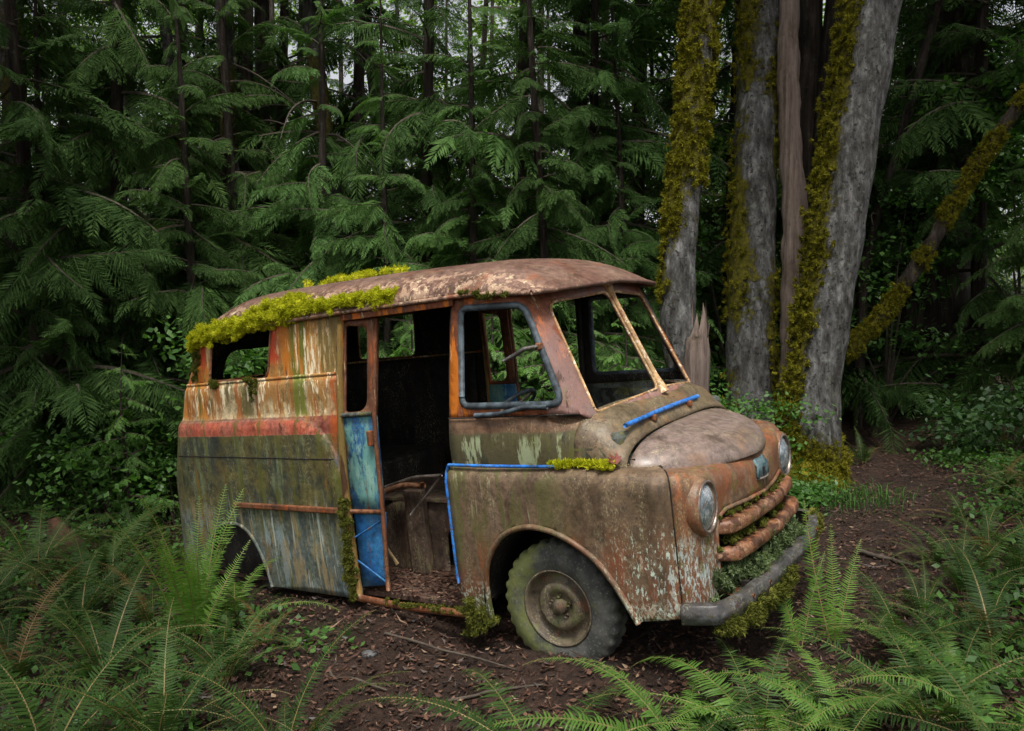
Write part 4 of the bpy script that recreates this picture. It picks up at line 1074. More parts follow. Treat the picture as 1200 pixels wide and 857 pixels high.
# E: massive dark trunk at the right
plain_tree('dark_cedar', px_path([(1078, 470), (1084, 380), (1094, 260), (1104, 150), (1114, 60), (1120, 0)], 12.5, top=16), [.66, .60, .52, .44, .42, .38, .33, .25], 7.0, M_DARKBARK,
           'massive dark trunk deep in shade at the right of the picture', moss=lambda V, D, t: .28 * np.clip((V[:, 2] - 3.5), 0, 1) + V[:, 2] * 0, flare=.5, rings=120)
# F: mossy leaning pole across the right
plain_tree('leaning_branch', [W(985, 418, 10.2), W(1030, 375, 10.1), W(1062, 330, 10.0), W(1092, 285, 9.9), W(1120, 235, 9.8), W(1165, 165, 9.6), W(1215, 95, 9.4), W(1290, 0, 9.2)],
           [.10, .095, .09, .085, .085, .08, .075, .06], 8.0, M_DARKBARK, 'thin mossy trunk leaning across the right side', 'branch', moss=lambda V, D, t: .55 + V[:, 2] * 0, tufts=900, flare=0, sides=12, lump=.15)
# splintered stump beside A
def splinter_stump():
    b = W(818, 470, 7.85); g = gz(b[0], b[1])
    P = [np.array((b[0], b[1], g - .1)), W(817, 430, 7.85), W(818, 395, 7.85), W(822, 357, 7.85)]
    me, _, org = trunk_mesh('stump', P, [.15, .12, .10, .075], 9.0, sides=16, rings=24, lump=.22, flare=.4)
    co = np.empty(len(me.vertices) * 3); me.vertices.foreach_get('co', co); co = co.reshape(-1, 3)
    top = co[:, 2].max()
    k = np.arange(len(co)) % 16; ring = np.arange(len(co)) // 16
    co[:, 2] -= np.where(ring > 15, (ring - 15) / 8.0 * (.18 * (np.sin(k * 2.4) + .6 * np.sin(k * 5.1) + 1.0)), 0)
    me.vertices.foreach_set('co', co.ravel()); me.update()
    t = empty('broken_stump', tuple(org)); tag(t, 'splintered broken stump beside the golden mossy alder', 'stump')
    link('stump', me, M_BAREWOOD, t)
splinter_stump()
# thin trunks deeper in the wood, left to right
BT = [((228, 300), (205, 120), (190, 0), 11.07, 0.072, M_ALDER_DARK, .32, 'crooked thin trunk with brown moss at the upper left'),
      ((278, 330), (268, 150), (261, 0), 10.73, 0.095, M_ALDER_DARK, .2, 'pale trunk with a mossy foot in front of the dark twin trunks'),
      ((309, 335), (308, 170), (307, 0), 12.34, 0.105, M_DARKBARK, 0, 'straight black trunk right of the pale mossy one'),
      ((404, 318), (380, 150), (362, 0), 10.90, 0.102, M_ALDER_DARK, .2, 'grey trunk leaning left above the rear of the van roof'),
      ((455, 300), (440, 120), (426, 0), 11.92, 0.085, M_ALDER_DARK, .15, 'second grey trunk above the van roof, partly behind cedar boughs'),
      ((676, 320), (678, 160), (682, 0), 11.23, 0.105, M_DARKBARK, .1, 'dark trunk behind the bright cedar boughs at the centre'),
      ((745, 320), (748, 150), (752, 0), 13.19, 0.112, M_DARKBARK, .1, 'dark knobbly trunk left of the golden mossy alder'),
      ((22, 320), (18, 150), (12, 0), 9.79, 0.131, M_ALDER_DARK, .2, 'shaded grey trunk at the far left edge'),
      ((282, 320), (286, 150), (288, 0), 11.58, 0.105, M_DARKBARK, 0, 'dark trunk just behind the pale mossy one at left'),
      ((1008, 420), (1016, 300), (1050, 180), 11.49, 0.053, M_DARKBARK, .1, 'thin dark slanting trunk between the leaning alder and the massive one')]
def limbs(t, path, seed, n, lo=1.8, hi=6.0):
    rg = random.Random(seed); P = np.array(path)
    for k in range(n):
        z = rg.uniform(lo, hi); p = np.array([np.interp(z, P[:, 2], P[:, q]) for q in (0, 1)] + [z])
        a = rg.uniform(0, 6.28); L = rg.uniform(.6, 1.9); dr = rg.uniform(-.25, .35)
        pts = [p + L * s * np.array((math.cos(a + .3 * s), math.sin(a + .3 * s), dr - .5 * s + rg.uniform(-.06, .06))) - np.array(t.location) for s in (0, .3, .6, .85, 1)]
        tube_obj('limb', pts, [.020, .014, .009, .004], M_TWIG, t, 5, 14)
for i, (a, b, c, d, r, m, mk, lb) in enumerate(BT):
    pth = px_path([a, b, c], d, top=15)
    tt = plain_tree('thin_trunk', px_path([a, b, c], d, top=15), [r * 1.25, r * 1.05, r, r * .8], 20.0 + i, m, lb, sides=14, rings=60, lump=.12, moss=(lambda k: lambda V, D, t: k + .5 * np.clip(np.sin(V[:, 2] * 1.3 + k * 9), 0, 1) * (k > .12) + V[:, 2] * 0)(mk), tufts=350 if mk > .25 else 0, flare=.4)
    limbs(tt, pth, 60 + i, 7)
# ------------------------------------------------------------------ cedar foliage
def spray_template(nl, seed, wl=.05):
    """one flat feathery spray, unit length along +x"""
    rg = np.random.default_rng(seed)
    Vs, Qs = [], []
    for t in np.linspace(.06, .94, nl):
        for s in (-1, 1):
            a = s * (0.95 - .35 * t + rg.normal() * .10)
            ln = (.36 * (1 - t) ** .75 + .05) * rg.uniform(.8, 1.15)
            d = np.array((math.cos(a), math.sin(a))); n = np.array((-d[1], d[0]))
            b = np.array((t, 0.0)); w = wl * (.6 + .5 * (1 - t))
            pts = [b, b + d * ln * .45 + n * w * .5, b + d * ln, b + d * ln * .45 - n * w * .5]
            Qs.append([len(Vs) + k for k in range(4)]); Vs += pts
    for p0, p1, w in (((0.0, 0.0), (1.0, 0.0), wl * .5),):
        Qs.append([len(Vs) + k for k in range(4)]); Vs += [np.array((0, -w * .5)), np.array((1.0, -w * .1)), np.array((1.0, w * .1)), np.array((0, w * .5))]
    V = np.array(Vs)
    z = -.22 * V[:, 0] ** 2 - .55 * V[:, 1] ** 2 + rg.normal(size=len(V)) * .008
    return np.column_stack([V, z]), np.array(Qs)
def make_bough(L, rise, droop, nl, ns, seed, wl=.05, slen=.40):
    rg = np.random.default_rng(seed)
    Vs, Qs = spray_template(nl, seed, wl)
    s = np.linspace(.14, .97, ns); s = np.concatenate([s, s + .4 / ns])
    side = np.concatenate([np.full(ns, 1.0), np.full(ns, -1.0)])
    px_ = L * s; pz = L * (rise * s - droop * s ** 2)
    py_ = .05 * L * np.sin(s * 4 + seed)
    slope = np.arctan(rise - 2 * droop * s)
    ln = L * slen * np.minimum(1, s / .22) ** .7 * np.clip(1.04 - s, .04, 1) ** .55 * rg.uniform(.75, 1.15, 2 * ns)
    yaw = side * (1.0 - .45 * s + rg.normal(size=2 * ns) * .12)
    pitch = slope - .25 - rg.uniform(0, .35, 2 * ns)
    roll = rg.normal(size=2 * ns) * .3 - side * .2
    Rm = rotz(yaw) @ roty(pitch) @ rotx(roll) * ln[:, None, None]
    T = np.stack([px_, py_, pz], 1)
    V, Q = inst(Vs, Qs, Rm, T)
    # terminal spray
    Vt, Qt = inst(Vs, Qs, (rotz(0.0) @ roty(slope[ns - 1] - .3)) * (L * .24), T[ns - 1:ns])
    t = np.linspace(0, .95, 9)
    stick = np.stack([L * t, .05 * L * np.sin(t * 4 + seed), L * (rise * t - droop * t ** 2) - .004], 1)
    SV, SF = tube(stick, np.linspace(.014, .003, 9) * max(L, .6), 3, cap=False)
    V2, Q2 = join([(V, Q), (Vt, Qt)])
    return V2, Q2, SV, np.array(SF)
def make_crown(seed, H, h0, Lmax, step, nl=9, ns=13, wl=.05, dens=3, nv=9, top_pow=.8, slen=.40, droop=(.15, .42)):
    rg = np.random.default_rng(seed)
    bs = [make_bough(1.0, rg.uniform(-.10, .35), rg.uniform(*droop), nl, int(ns * rg.uniform(.7, 1.2)), seed * 31 + k, wl * rg.uniform(.8, 1.25), slen * rg.uniform(.7, 1.3)) for k in range(nv)]
    leaf, stick = [], []
    h, az = h0, rg.uniform(0, 6)
    groups = {k: [] for k in range(nv)}
    while h < H:
        for j in range(dens):
            az += 2.399 + rg.normal() * .3
            L = Lmax * max(.12, (1 - h / H)) ** top_pow * rg.uniform(.42, 1.3) * (0.75 + .25 * min(1, h / 1.2))
            groups[int(rg.integers(nv))].append((az, rg.normal() * .26 + .05 - .15 * (h < 2), rg.normal() * .3, L, h + rg.normal() * step * .3))
        h += step * rg.uniform(.6, 1.4) * (1 + max(0, h - 5) / 5)
    for k, lst in groups.items():
        if not lst: continue
        a = np.array(lst)
        Rm = rotz(a[:, 0]) @ roty(a[:, 1]) @ rotx(a[:, 2]) * a[:, 3][:, None, None]
        T = np.stack([a[:, 0] * 0, a[:, 0] * 0, a[:, 4]], 1)
        leaf.append(inst(bs[k][0], bs[k][1], Rm, T)); stick.append(inst(bs[k][2], bs[k][3], Rm, T))
    LV, LQ = join(leaf); SV, SQ = join(stick)
    V, Q = join([(LV, LQ), (SV, SQ)])
    mi = np.concatenate([np.zeros(len(LQ), int), np.ones(len(SQ), int)])
    return fast_mesh('crown', V, Q, mi)
CROWNS = [make_crown(k, 13.0, .45 + .25 * k, 2.5, .29, nl=13, ns=15, dens=3, wl=.042, slen=.44, droop=(.25, .55)) for k in range(4)]
CROWNS_FAR = [make_crown(10 + k, 20.0, 1.2 + k, 3.4, .50, nl=5, ns=9, wl=.10, dens=4) for k in range(3)]
CROWNS_FAR.append(make_crown(14, 20.0, 6.0, 3.6, .50, nl=7, ns=11, wl=.07, dens=4))
CROWN_SAP = [make_crown(20 + k, 2.0, .15, .95, .09, nl=8, ns=10, wl=.07, dens=2, droop=(.05, .25)) for k in range(2)]
for me in CROWNS + CROWNS_FAR + CROWN_SAP:
    me.materials.append(M_SAP if me in CROWN_SAP else M_CEDAR_LIT if me is CROWNS[3] else M_CEDAR); me.materials.append(M_TWIG)
def taper_trunk(r, H, seed):
    P = [np.array((0.0, 0, -.4)), np.array((.03, .02, H * .25)), np.array((-.04, .03, H * .6)), np.array((.0, 0, H))]
    me, _, _o = trunk_mesh('trunk', P, [r, r * .85, r * .5, r * .06], seed, sides=12, rings=40, lump=.1, flare=.5)
    me.transform(Matrix.Translation((0, 0, -.4)))
    me.materials.append(M_DARKBARK)
    return me
TRUNKS = [taper_trunk(.12, 13.2, 41.0), taper_trunk(.13, 20.2, 42.0), taper_trunk(.022, 2.05, 43.0)]
def cedar(x, y, k, sc, label, group=None, kind=0, rz=None, name='cedar_tree'):
    t = empty(name, (x, y, float(gz(x, y))), random.uniform(0, 6.28) if rz is None else rz)
    t.scale = (sc, sc, sc * random.uniform(.92, 1.1))
    t.rotation_euler = (random.uniform(-.05, .05), random.uniform(-.05, .05), t.rotation_euler[2])
    tag(t, label, 'tree', group)
    link('trunk', TRUNKS[kind], None, t)
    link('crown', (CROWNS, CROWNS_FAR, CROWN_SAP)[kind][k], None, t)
    return t
NEAR = [(600, 10.8, 3, .95, 'cedar with bright drooping boughs above the middle of the van roof'),
        (500, 10.6, 1, .85, 'cedar with low boughs touching the van roof behind its rear half'),
        (650, 9.6, 2, .62, 'smaller cedar with boughs seen through the van windows'),
        (425, 12.0, 0, .95, 'cedar draped over the grey leaning trunks above the van'),
        (140, 10.2, 2, .85, 'dense dark cedar left of the van with layered boughs'),
        (50, 9.2, 0, .85, 'dark cedar at the left edge above the fern bank'),
        (215, 11.2, 1, .90, 'dark cedar behind the crooked thin trunk at left'),
        (-60, 10.6, 1, 1.0, 'shaded cedar cut by the left edge of the picture'),
        (320, 13.0, 0, 1.0, 'cedar between the black trunk and the leaning grey trunk'),
        (850, 13.5, 2, 1.0, 'cedar filling the gap between the mossy and mottled alders'),
        (1010, 12.2, 0, .80, 'cedar behind the big leaning alder'),
        (1150, 11.6, 0, .95, 'drooping cedar in front of the massive dark trunk at right'),
        (1225, 10.2, 1, .42, 'cedar cut by the right edge under the sky gap'),
        (560, 9.9, 3, .55, 'young cedar with light boughs just over the van roof'),
        (690, 10.8, 3, .75, 'cedar with hanging boughs at the centre right of the roof'),
        (455, 9.7, 3, .50, 'small cedar leaning over the mossy middle of the roof'),
        (742, 10.4, 3, .52, 'small cedar left of the golden mossy alder'),
        (238, 9.7, 0, .55, 'small dark cedar above the van tail'),
        (380, 10.2, 3, .62, 'young cedar over the mossy rear of the van roof'),
        (290, 10.8, 1, .75, 'dark cedar right above the mossy van tail'),
        (55, 9.0, 2, .55, 'young feathery cedar at left, in front of the dense dark one'),
        (1060, 14.5, 2, 1.0, 'shaded cedar behind the mossy leaning pole at right')]
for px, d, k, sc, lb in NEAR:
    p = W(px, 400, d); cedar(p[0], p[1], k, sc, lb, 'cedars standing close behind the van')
rg0 = random.Random(5)
FL = 'one of the tall dark conifers in the rows behind the nearer cedars'
for px in range(-60, 1300, 105):
    d = rg0.uniform(16, 20); p = W(px + rg0.uniform(-30, 30), 400, d)
    if 1120 < px < 1290 or 680 < px < 775: continue
    cedar(p[0], p[1], rg0.randrange(3), rg0.uniform(.75, .95), FL, 'conifers deeper in the forest', 1)
for px in range(-80, 1300, 75):
    d = rg0.uniform(24, 34); p = W(px + rg0.uniform(-25, 25), 400, d)
    if 1130 < px < 1260 or 690 < px < 760 or 310 < px < 350: continue
    cedar(p[0], p[1], rg0.randrange(3), rg0.uniform(.85, 1.1), FL, 'conifers deeper in the forest', 1)
# unseen conifers added beside and behind the camera to shade the clearing
for x, y in ((-4.3, 2.2), (-4.2, -1.8), (-6.4, 5.6), (4.5, 2.0), (4.6, -2.2), (6.6, 5.6), (-8.0, 9.0), (8.6, 9.4)):
    cedar(x, y, 3, .95, 'one of the unseen tall conifers added round the camera to shade the clearing', 'unseen shade conifers', 1)
SAP = [(152, 545, 8.3, 0, 1.0, 'pale green feathery sapling at the left of the van'), (205, 560, 9.8, 1, .6, 'small sapling just left of the van tail'),
       (640, 470, 8.4, 1, 1.15, 'sapling behind the van seen through the cab window'), (575, 470, 8.8, 0, 1.2, 'sapling behind the van seen through the open door'),
       (722, 470, 7.9, 0, 1.1, 'sapling behind the van seen through the windscreen'), (690, 470, 7.6, 1, .95, 'low sapling seen through the far side cab window'),
       (475, 470, 8.6, 1, 1.25, 'sapling seen through the far rear side window')]
for px, py, d, k, sc, lb in SAP:
    p = W(px, py, d); o = cedar(p[0], p[1], k, sc, lb, kind=2, name='sapling')

# ------------------------------------------------------------------ leafy crowns high above the alders, far undergrowth
def leaf_cloud(name, C, Rad, per, size, seed, flat=.6):
    rg = np.random.default_rng(seed)
    C, Rad = np.asarray(C, float), np.asarray(Rad, float)
    k = len(C)
    P = C[:, None, :] + rg.normal(size=(k, per, 3)) * Rad[:, None, None] * np.array((.5, .5, .5 * flat))
    P = P.reshape(-1, 3); m = len(P)
    tv = np.array([(0, 0, 0), (.45, .32, -.05), (1, 0, -.12), (.45, -.32, -.05)]); tf = np.array([[0, 1, 2, 3]])
    Rm = rotz(rg.uniform(0, 6.28, m)) @ roty(rg.normal(size=m) * .5 - .2) @ rotx(rg.normal(size=m) * .5) * (size * rg.uniform(.6, 1.3, m))[:, None, None]
    return inst(tv, tf, Rm, P)
rg1 = np.random.default_rng(77)
# far understorey between the trunks, its yellow-green glow brightened into the leaf colour
C = np.column_stack([rg1.uniform(-26, 26, 700), rg1.uniform(21, 40, 700), rg1.uniform(.2, 4.5, 700) ** 1.0])
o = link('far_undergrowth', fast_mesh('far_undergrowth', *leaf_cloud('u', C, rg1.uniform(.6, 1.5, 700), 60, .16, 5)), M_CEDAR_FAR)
tag(o, 'pale green far undergrowth glimpsed between the trunks', 'undergrowth', kind='stuff')
C = np.column_stack([rg1.uniform(-45, 45, 1500), rg1.uniform(40, 60, 1500), rg1.uniform(0, 26, 1500)])
keep = ~((C[:, 0] / C[:, 1] > .56) & (C[:, 0] / C[:, 1] < .72) & (C[:, 2] / C[:, 1] > .24))
C = C[keep]
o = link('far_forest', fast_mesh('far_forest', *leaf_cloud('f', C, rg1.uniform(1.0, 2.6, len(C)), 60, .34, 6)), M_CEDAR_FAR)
tag(o, 'distant wall of forest foliage with white sky showing through', 'forest', kind='stuff')
far_tr = taper_trunk(.15, 26, 44.0)
for px in range(0, 1200, 80):
    d = rg0.uniform(22, 42); p = W(px + rg0.uniform(-20, 20), 400, d)
    t = empty('far_trunk', (p[0], p[1], float(gz(p[0], p[1]))), rg0.uniform(0, 6)); s = rg0.uniform(.6, 1.2); t.scale = (s, s, 1)
    t.rotation_euler = (rg0.uniform(-.04, .04), rg0.uniform(-.04, .04), rg0.uniform(0, 6))
    tag(t, 'one of the slim far trunks standing against the bright gaps', 'tree', 'slim far trunks'); link('trunk', far_tr, None, t)
# crowns of the alders and of the dark trunks, above the frame
rg5 = np.random.default_rng(31)
n5 = 150
Ca = rg5.normal(size=(n5, 3)); Ca /= np.linalg.norm(Ca, axis=1)[:, None]; Ca *= (rg5.random(n5) ** .4)[:, None] * np.array((3.0, 3.0, 3.2))
ALD = fast_mesh('crown', *leaf_cloud('a', Ca, np.full(n5, .9), 45, .17, 9)); ALD.materials.append(M_LEAF)
for t in [o for o in scene.objects if o.type == 'EMPTY' and o.name.split('.')[0] in ('mossy_alder', 'mottled_alder', 'leaning_alder', 'dark_cedar', 'thin_trunk')]:
    tr = [c for c in t.children if c.name.startswith('trunk')][0]
    top = np.array(tr.data.vertices[len(tr.data.vertices) - 1].co)
    if t.name.startswith(('mossy', 'mottled', 'leaning')) or 'grey' in t['label'] or 'pale' in t['label']:
        c = link('crown', ALD, None, t); c.location = (top[0], top[1], top[2] - 1.5); c.rotation_euler = (0, 0, rg0.uniform(0, 6))
    else:
        c = link('crown', CROWNS_FAR[3], None, t); c.location = (top[0] * .6, top[1] * .6, 0); c.scale = (.8, .8, .8); c.rotation_euler = (0, 0, rg0.uniform(0, 6))
# maple bush in the upper right against the sky
def bush(name, px, py, d, H, Wd, n, per, size, mat, label, seed, group=None, cat='shrub', lo=.25):
    p = W(px, py, d); g = float(gz(p[0], p[1]))
    rg = np.random.default_rng(seed)
    t = empty(name, (p[0], p[1], g)); tag(t, label, cat, group)
    C = np.column_stack([rg.normal(size=n) * Wd * .5, rg.normal(size=n) * Wd * .5, H * rg.uniform(lo, 1.0, n)])
    C[:, :2] *= (1.15 - .55 * C[:, 2] / H)[:, None]
    link('foliage', fast_mesh('foliage', *leaf_cloud('l', C, np.full(n, Wd * .28), per, size, seed)), mat, t)
    parts = []
    for k in range(min(n, 9)):
        q = C[k]; V, f = tube(catmull([(0, 0, -.1), q * np.array((.35, .35, .55)), q], 7), [.006 * H + .004, .004 * H + .002, .002], 4, cap=False)
        parts.append((V, np.array(f)))
    link('stems', fast_mesh('stems', *join(parts)), M_TWIG, t)
    return t
for q, (px, d, h, lb) in enumerate(((335, 12.5, 4.5, 'light green vine maple between the thin trunks at left'), (470, 13.5, 6.0, 'light green vine maple high behind the rear roof'), (715, 13.0, 5.0, 'light green vine maple in the bright gap left of the mossy alder'), (560, 12.6, 4.2, 'yellow-green vine maple glowing behind the middle of the roof'), (640, 12.2, 3.8, 'yellow-green vine maple low behind the front of the roof'), (400, 12.2, 3.6, 'yellow-green vine maple behind the mossy part of the roof'), (770, 11.5, 3.0, 'vine maple low behind the golden mossy alder'), (860, 12.0, 4.5, 'vine maple between the mossy and mottled alders'), (1040, 11.5, 3.2, 'vine maple beside the massive dark trunk'), (245, 13.0, 5.5, 'vine maple glowing between dark cedars at left'))):
    bush('vine_maple', px, 400, d, h, 1.3, 46, 46, .085, M_LEAF if q in (5, 6, 8) else M_CEDAR_FAR, lb, 30 + q, 'vine maples in the understorey', 'shrub', lo=.15)
bush('maple_sapling', 1200, 400, 11.0, 5.0, 1.2, 60, 60, .11, M_LEAF, 'light green leafy maple under the grey sky at upper right', 1, cat='tree', lo=.5)
bush('leafy_shrub', 120, 560, 8.6, 1.0, .9, 26, 60, .075, M_LEAF, 'bright leafy shrub behind the ferns, left of the van tail', 2)
bush('leafy_shrub', 205, 560, 8.6, .8, .7, 16, 60, .06, M_LEAF, 'small leafy shrub close to the van tail', 3)
bush('leafy_shrub', 885, 500, 8.2, .95, .75, 24, 60, .055, M_LEAF, 'bright leafy shrub between the two alders beyond the bonnet', 4)
bush('leafy_shrub', 840, 480, 8.3, .75, .6, 16, 60, .05, M_LEAF, 'leafy shrub at the foot of the golden mossy alder', 5)
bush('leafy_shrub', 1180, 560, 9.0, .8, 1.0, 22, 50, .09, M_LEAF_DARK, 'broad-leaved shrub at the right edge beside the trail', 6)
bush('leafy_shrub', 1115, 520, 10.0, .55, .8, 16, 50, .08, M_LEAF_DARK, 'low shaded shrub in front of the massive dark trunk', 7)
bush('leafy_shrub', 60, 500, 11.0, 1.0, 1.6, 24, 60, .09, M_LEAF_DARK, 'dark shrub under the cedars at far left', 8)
bush('leafy_shrub', 590, 470, 9.2, 1.5, 1.8, 44, 60, .08, M_LEAF, 'leafy thicket behind the van seen through its cab', 9)
bush('leafy_shrub', 296, 470, 8.9, 2.1, 1.1, 44, 60, .08, M_LEAF, 'leafy thicket seen through the van rear window', 10)
bush('leafy_shrub', 770, 470, 8.8, 1.2, 1.0, 30, 60, .06, M_LEAF, 'leafy shrub behind the windscreen near the mossy alder', 12)

# ------------------------------------------------------------------ ferns
def frond(L, npair, a0, a1, plen, seed, curl=0.0):
    rg = np.random.default_rng(seed)
    n = 26
    s = np.linspace(0, 1, n)
    el = a0 + (a1 - a0) * s ** 1.3
    ds = L / (n - 1)
    x = np.concatenate([[0], np.cumsum(np.cos(el[:-1]) * ds)]); z = np.concatenate([[0], np.cumsum(np.sin(el[:-1]) * ds)])
    y = curl * L * s ** 2
    P = np.stack([x, y, z], 1)
    T, _, _ = frames(P)
    sp = np.linspace(.10, .985, npair)
    ii = sp * (n - 1); i0 = np.clip(ii.astype(int), 0, n - 2); fr = (ii - i0)[:, None]
    pos = P[i0] * (1 - fr) + P[i0 + 1] * fr; tan = T[i0]
    side = np.cross(np.array((0, 0, 1.0))[None], tan); side /= np.linalg.norm(side, axis=1)[:, None]
    nor = np.cross(tan, side)
    ln = plen * (np.minimum(1, sp / .2) ** .6 * np.clip(1 - sp, 0, 1) ** .62 * 1.12 + .03)
    tv = np.array([(0, -.045, 0), (0, .085, 0), (.5, -.058, .03), (.5, .058, .03), (1, -.008, -.06), (1, .008, -.06)])
    tf = np.array([[0, 2, 3, 1], [2, 4, 5, 3]])
    parts = []
    for sg in (1, -1):
        ln = ln * rg.uniform(.8, 1.08, npair) * np.where(rg.random(npair) < .06, .25, 1.0)
        fw = .18 + .25 * sp + rg.normal(size=npair) * .07
        d = sg * side * np.cos(fw)[:, None] + tan * np.sin(fw)[:, None] - nor * (.10 + rg.normal(size=(npair, 1)) * .10)
        d /= np.linalg.norm(d, axis=1)[:, None]
        n2 = nor + rg.normal(size=nor.shape) * .12; n2 -= d * np.sum(n2 * d, 1)[:, None]; n2 /= np.linalg.norm(n2, axis=1)[:, None]
        w = np.cross(n2, d)
        wid = np.maximum(ln, .35 * plen)
        Rm = np.stack([d * ln[:, None], w * wid[:, None], n2 * ln[:, None]], 2)
        parts.append(inst(tv, tf, Rm, pos))
    LV, LQ = join(parts)
    SV, SF = tube(P - np.array((0, 0, .002)), np.linspace(.0048, .0012, n), 3, cap=False)
    V, Q = join([(LV, LQ), (SV, np.array(SF))])
    return fast_mesh('frond', V, Q, np.concatenate([np.zeros(len(LQ), int), np.ones(len(SF), int)]))
ARCS = [(1.2, -.45), (1.05, -.6), (.85, -.55), (.7, -.75), (1.25, -.1), (.55, -.5)]
LOW = [(.75, -.55), (.6, -.5), (.5, -.45), (.9, -.7)]
FR = {}
for mname, mm in (('g', M_FERN), ('b', M_FERN_BRIGHT), ('d', M_FERN_DEAD)):
    FR[mname] = []
    for k, (a, b) in enumerate(ARCS if mname != 'd' else ARCS[3:]):
        me = frond(1.0, 50 + 2 * k, a, b, .108 - .003 * k, 100 + k, .06 * ((k % 3) - 1))
        me.materials.append(mm); me.materials.append(M_RACHIS); FR[mname].append(me)
FR['l'] = []
for k, (a, b) in enumerate(LOW):
    me = frond(1.0, 52 + 2 * k, a, b, .108, 160 + k, .06 * (k - 1.5)); me.materials.append(M_FERN_BRIGHT if k % 2 else M_FERN); me.materials.append(M_RACHIS); FR['l'].append(me)
M_FERN_UP = leaf_mat('fresh_fern_green', (0.09, 0.19, 0.03), (0.15, 0.29, 0.045), (0.22, 0.38, 0.07), trans=0.4, per_obj=0.5)
UPR = []
for k, (a, b) in enumerate(((1.5, 1.15), (1.42, .95), (1.38, .7), (1.5, 1.3))):
    me = frond(1.0, 50, a, b, .105, 140 + k, .04 * (k - 1.5)); me.materials.append(M_FERN_UP); me.materials.append(M_RACHIS); UPR.append(me)
rgf = random.Random(9)
def fern(pos, size, n, label, group, style='g', az=None, spread=6.283):
    t = empty('sword_fern', tuple(pos)); tag(t, label, 'fern', group)
    a = rgf.uniform(0, 6.28) if az is None else az
    for k in range(n):
        if style == 'u': me = rgf.choice(UPR)
        elif style == 'l': me = rgf.choice(FR['l'])
        elif style == 'b': me = rgf.choice(FR['b'][:4]) if rgf.random() < .7 else rgf.choice(FR['g'])
        else: me = rgf.choice(FR['d']) if rgf.random() < .07 else rgf.choice(FR['g'])
        f = link('frond', me, None, t)
        ang = (a + k * 2.399 + rgf.uniform(-.3, .3)) if spread > 6 else a + rgf.uniform(-spread / 2, spread / 2)
        if style == 'u' and n > 9: ang = rgf.choice((-1.57, -1.57, 1.57)) + rgf.uniform(-.75, .75)
        f.rotation_euler = (rgf.uniform(-.2, .2) * (1.7 if style == 'u' else 1), rgf.uniform(-.18, .22), ang)
        s = size * rgf.uniform(.72, 1.12); f.scale = (s, s * rgf.uniform(.85, 1.15), s)
        jt = .10 if style == 'u' and n > 9 else .03; f.location = (rgf.uniform(-jt, jt), rgf.uniform(-jt, jt), -.01)
    return t
GL = 'ferns of the left bank'; GR = 'ferns of the right foreground'
hand = [ # base pixel, size, fronds, label, group, style
    ((60, 905), 1.0, 15, 'big dark sword fern filling the lower left corner', GL, 'g'), ((190, 885), .95, 15, 'sword fern at the bottom edge, second from the lower left corner', GL, 'g'),
    ((335, 915), .85, 14, 'sword fern at the bottom edge beside the bare brown litter', GL, 'g'), ((120, 800), .9, 14, 'dark fern above the lower left corner', GL, 'g'),
    ((262, 800), .75, 14, 'fern with a long frond reaching over the brown litter', GL, 'g'), ((15, 810), .95, 14, 'dark fern cut by the left edge low in the picture', GL, 'g'),
    ((180, 745), .8, 13, 'fern in the middle of the left bank, below the upright fern', GL, 'g'), ((312, 752), .42, 9, 'small fern on the ground in front of the rear wheel', GL, 'g'),
    ((90, 735), .85, 14, 'fern on the left bank over a patch of bare soil', GL, 'g'), ((-20, 720), .95, 14, 'half hidden fern at the left edge at mid height', GL, 'g'),
    ((40, 672), .95, 15, 'grey-green fern with wide arching fronds near the left edge', GL, 'g'), ((125, 668), .95, 15, 'grey-green fern with wide fronds between left edge and upright fern', GL, 'g'),
    ((135, 705), .8, 13, 'fern just left of the upright bright fern', GL, 'g'), ((224, 750), 1.0, 17, 'bright upright fern standing before the rear corner of the van', None, 'u'),
    ((275, 735), .78, 9, 'fern with a pale frond leaning against the van side', GL, 'b'),
    ((640, 915), 1.0, 11, 'big fern at the bottom centre with long fronds sweeping left', GR, 'l'), ((800, 885), .98, 14, 'bright fern below the front wheel', GR, 'l'),
    ((895, 868), .9, 14, 'bright fern below the bumper', GR, 'l'), ((1000, 880), .95, 14, 'fern at the bottom edge right of the bright ones', GR, 'l'),
    ((1090, 845), .85, 13, 'shaded fern at lower right, second from the corner', GR, 'l'), ((1170, 880), .95, 13, 'dark fern in the lower right corner', GR, 'l'),
    ((1060, 770), .7, 12, 'low dark fern right of the two upright fronds', GR, 'g'), ((1160, 770), .8, 13, 'dark fern at the right edge near the bottom', GR, 'g'),
    ((1130, 700), .7, 12, 'fern on the right bank level with the bumper', GR, 'g'), ((1200, 690), .85, 13, 'fern cut by the right edge level with the bumper', GR, 'g'),
    ((1160, 640), .65, 11, 'fern on the right bank beside the trail bend', GR, 'g'), ((1215, 600), .8, 12, 'fern at the right edge above the trail', GR, 'g'),
    ((1092, 662), .5, 10, 'small fern at the edge of the trail, right of the bend', GR, 'g'), ((1125, 612), .5, 10, 'small fern behind the trail bend at right', GR, 'g'), ((1080, 725), .6, 11, 'fern beside the trail, right of the upright fronds', GR, 'g'), ((1175, 575), .6, 11, 'fern under the broad-leaved shrub at the right edge', GR, 'g'), ((1120, 800), .75, 12, 'dark fern between the lower right corner and the upright fronds', GR, 'l'),
    ((1010, 545), .55, 10, 'fern at the foot of the big leaning alder', GR, 'g'), ((840, 500), .6, 10, 'fern behind the bonnet at the foot of the mottled alder', GR, 'b')]
for px, size, n, lb, gp, st in hand:
    p = G(*px)
    fern(p, size, n, lb, gp, st, az=None)
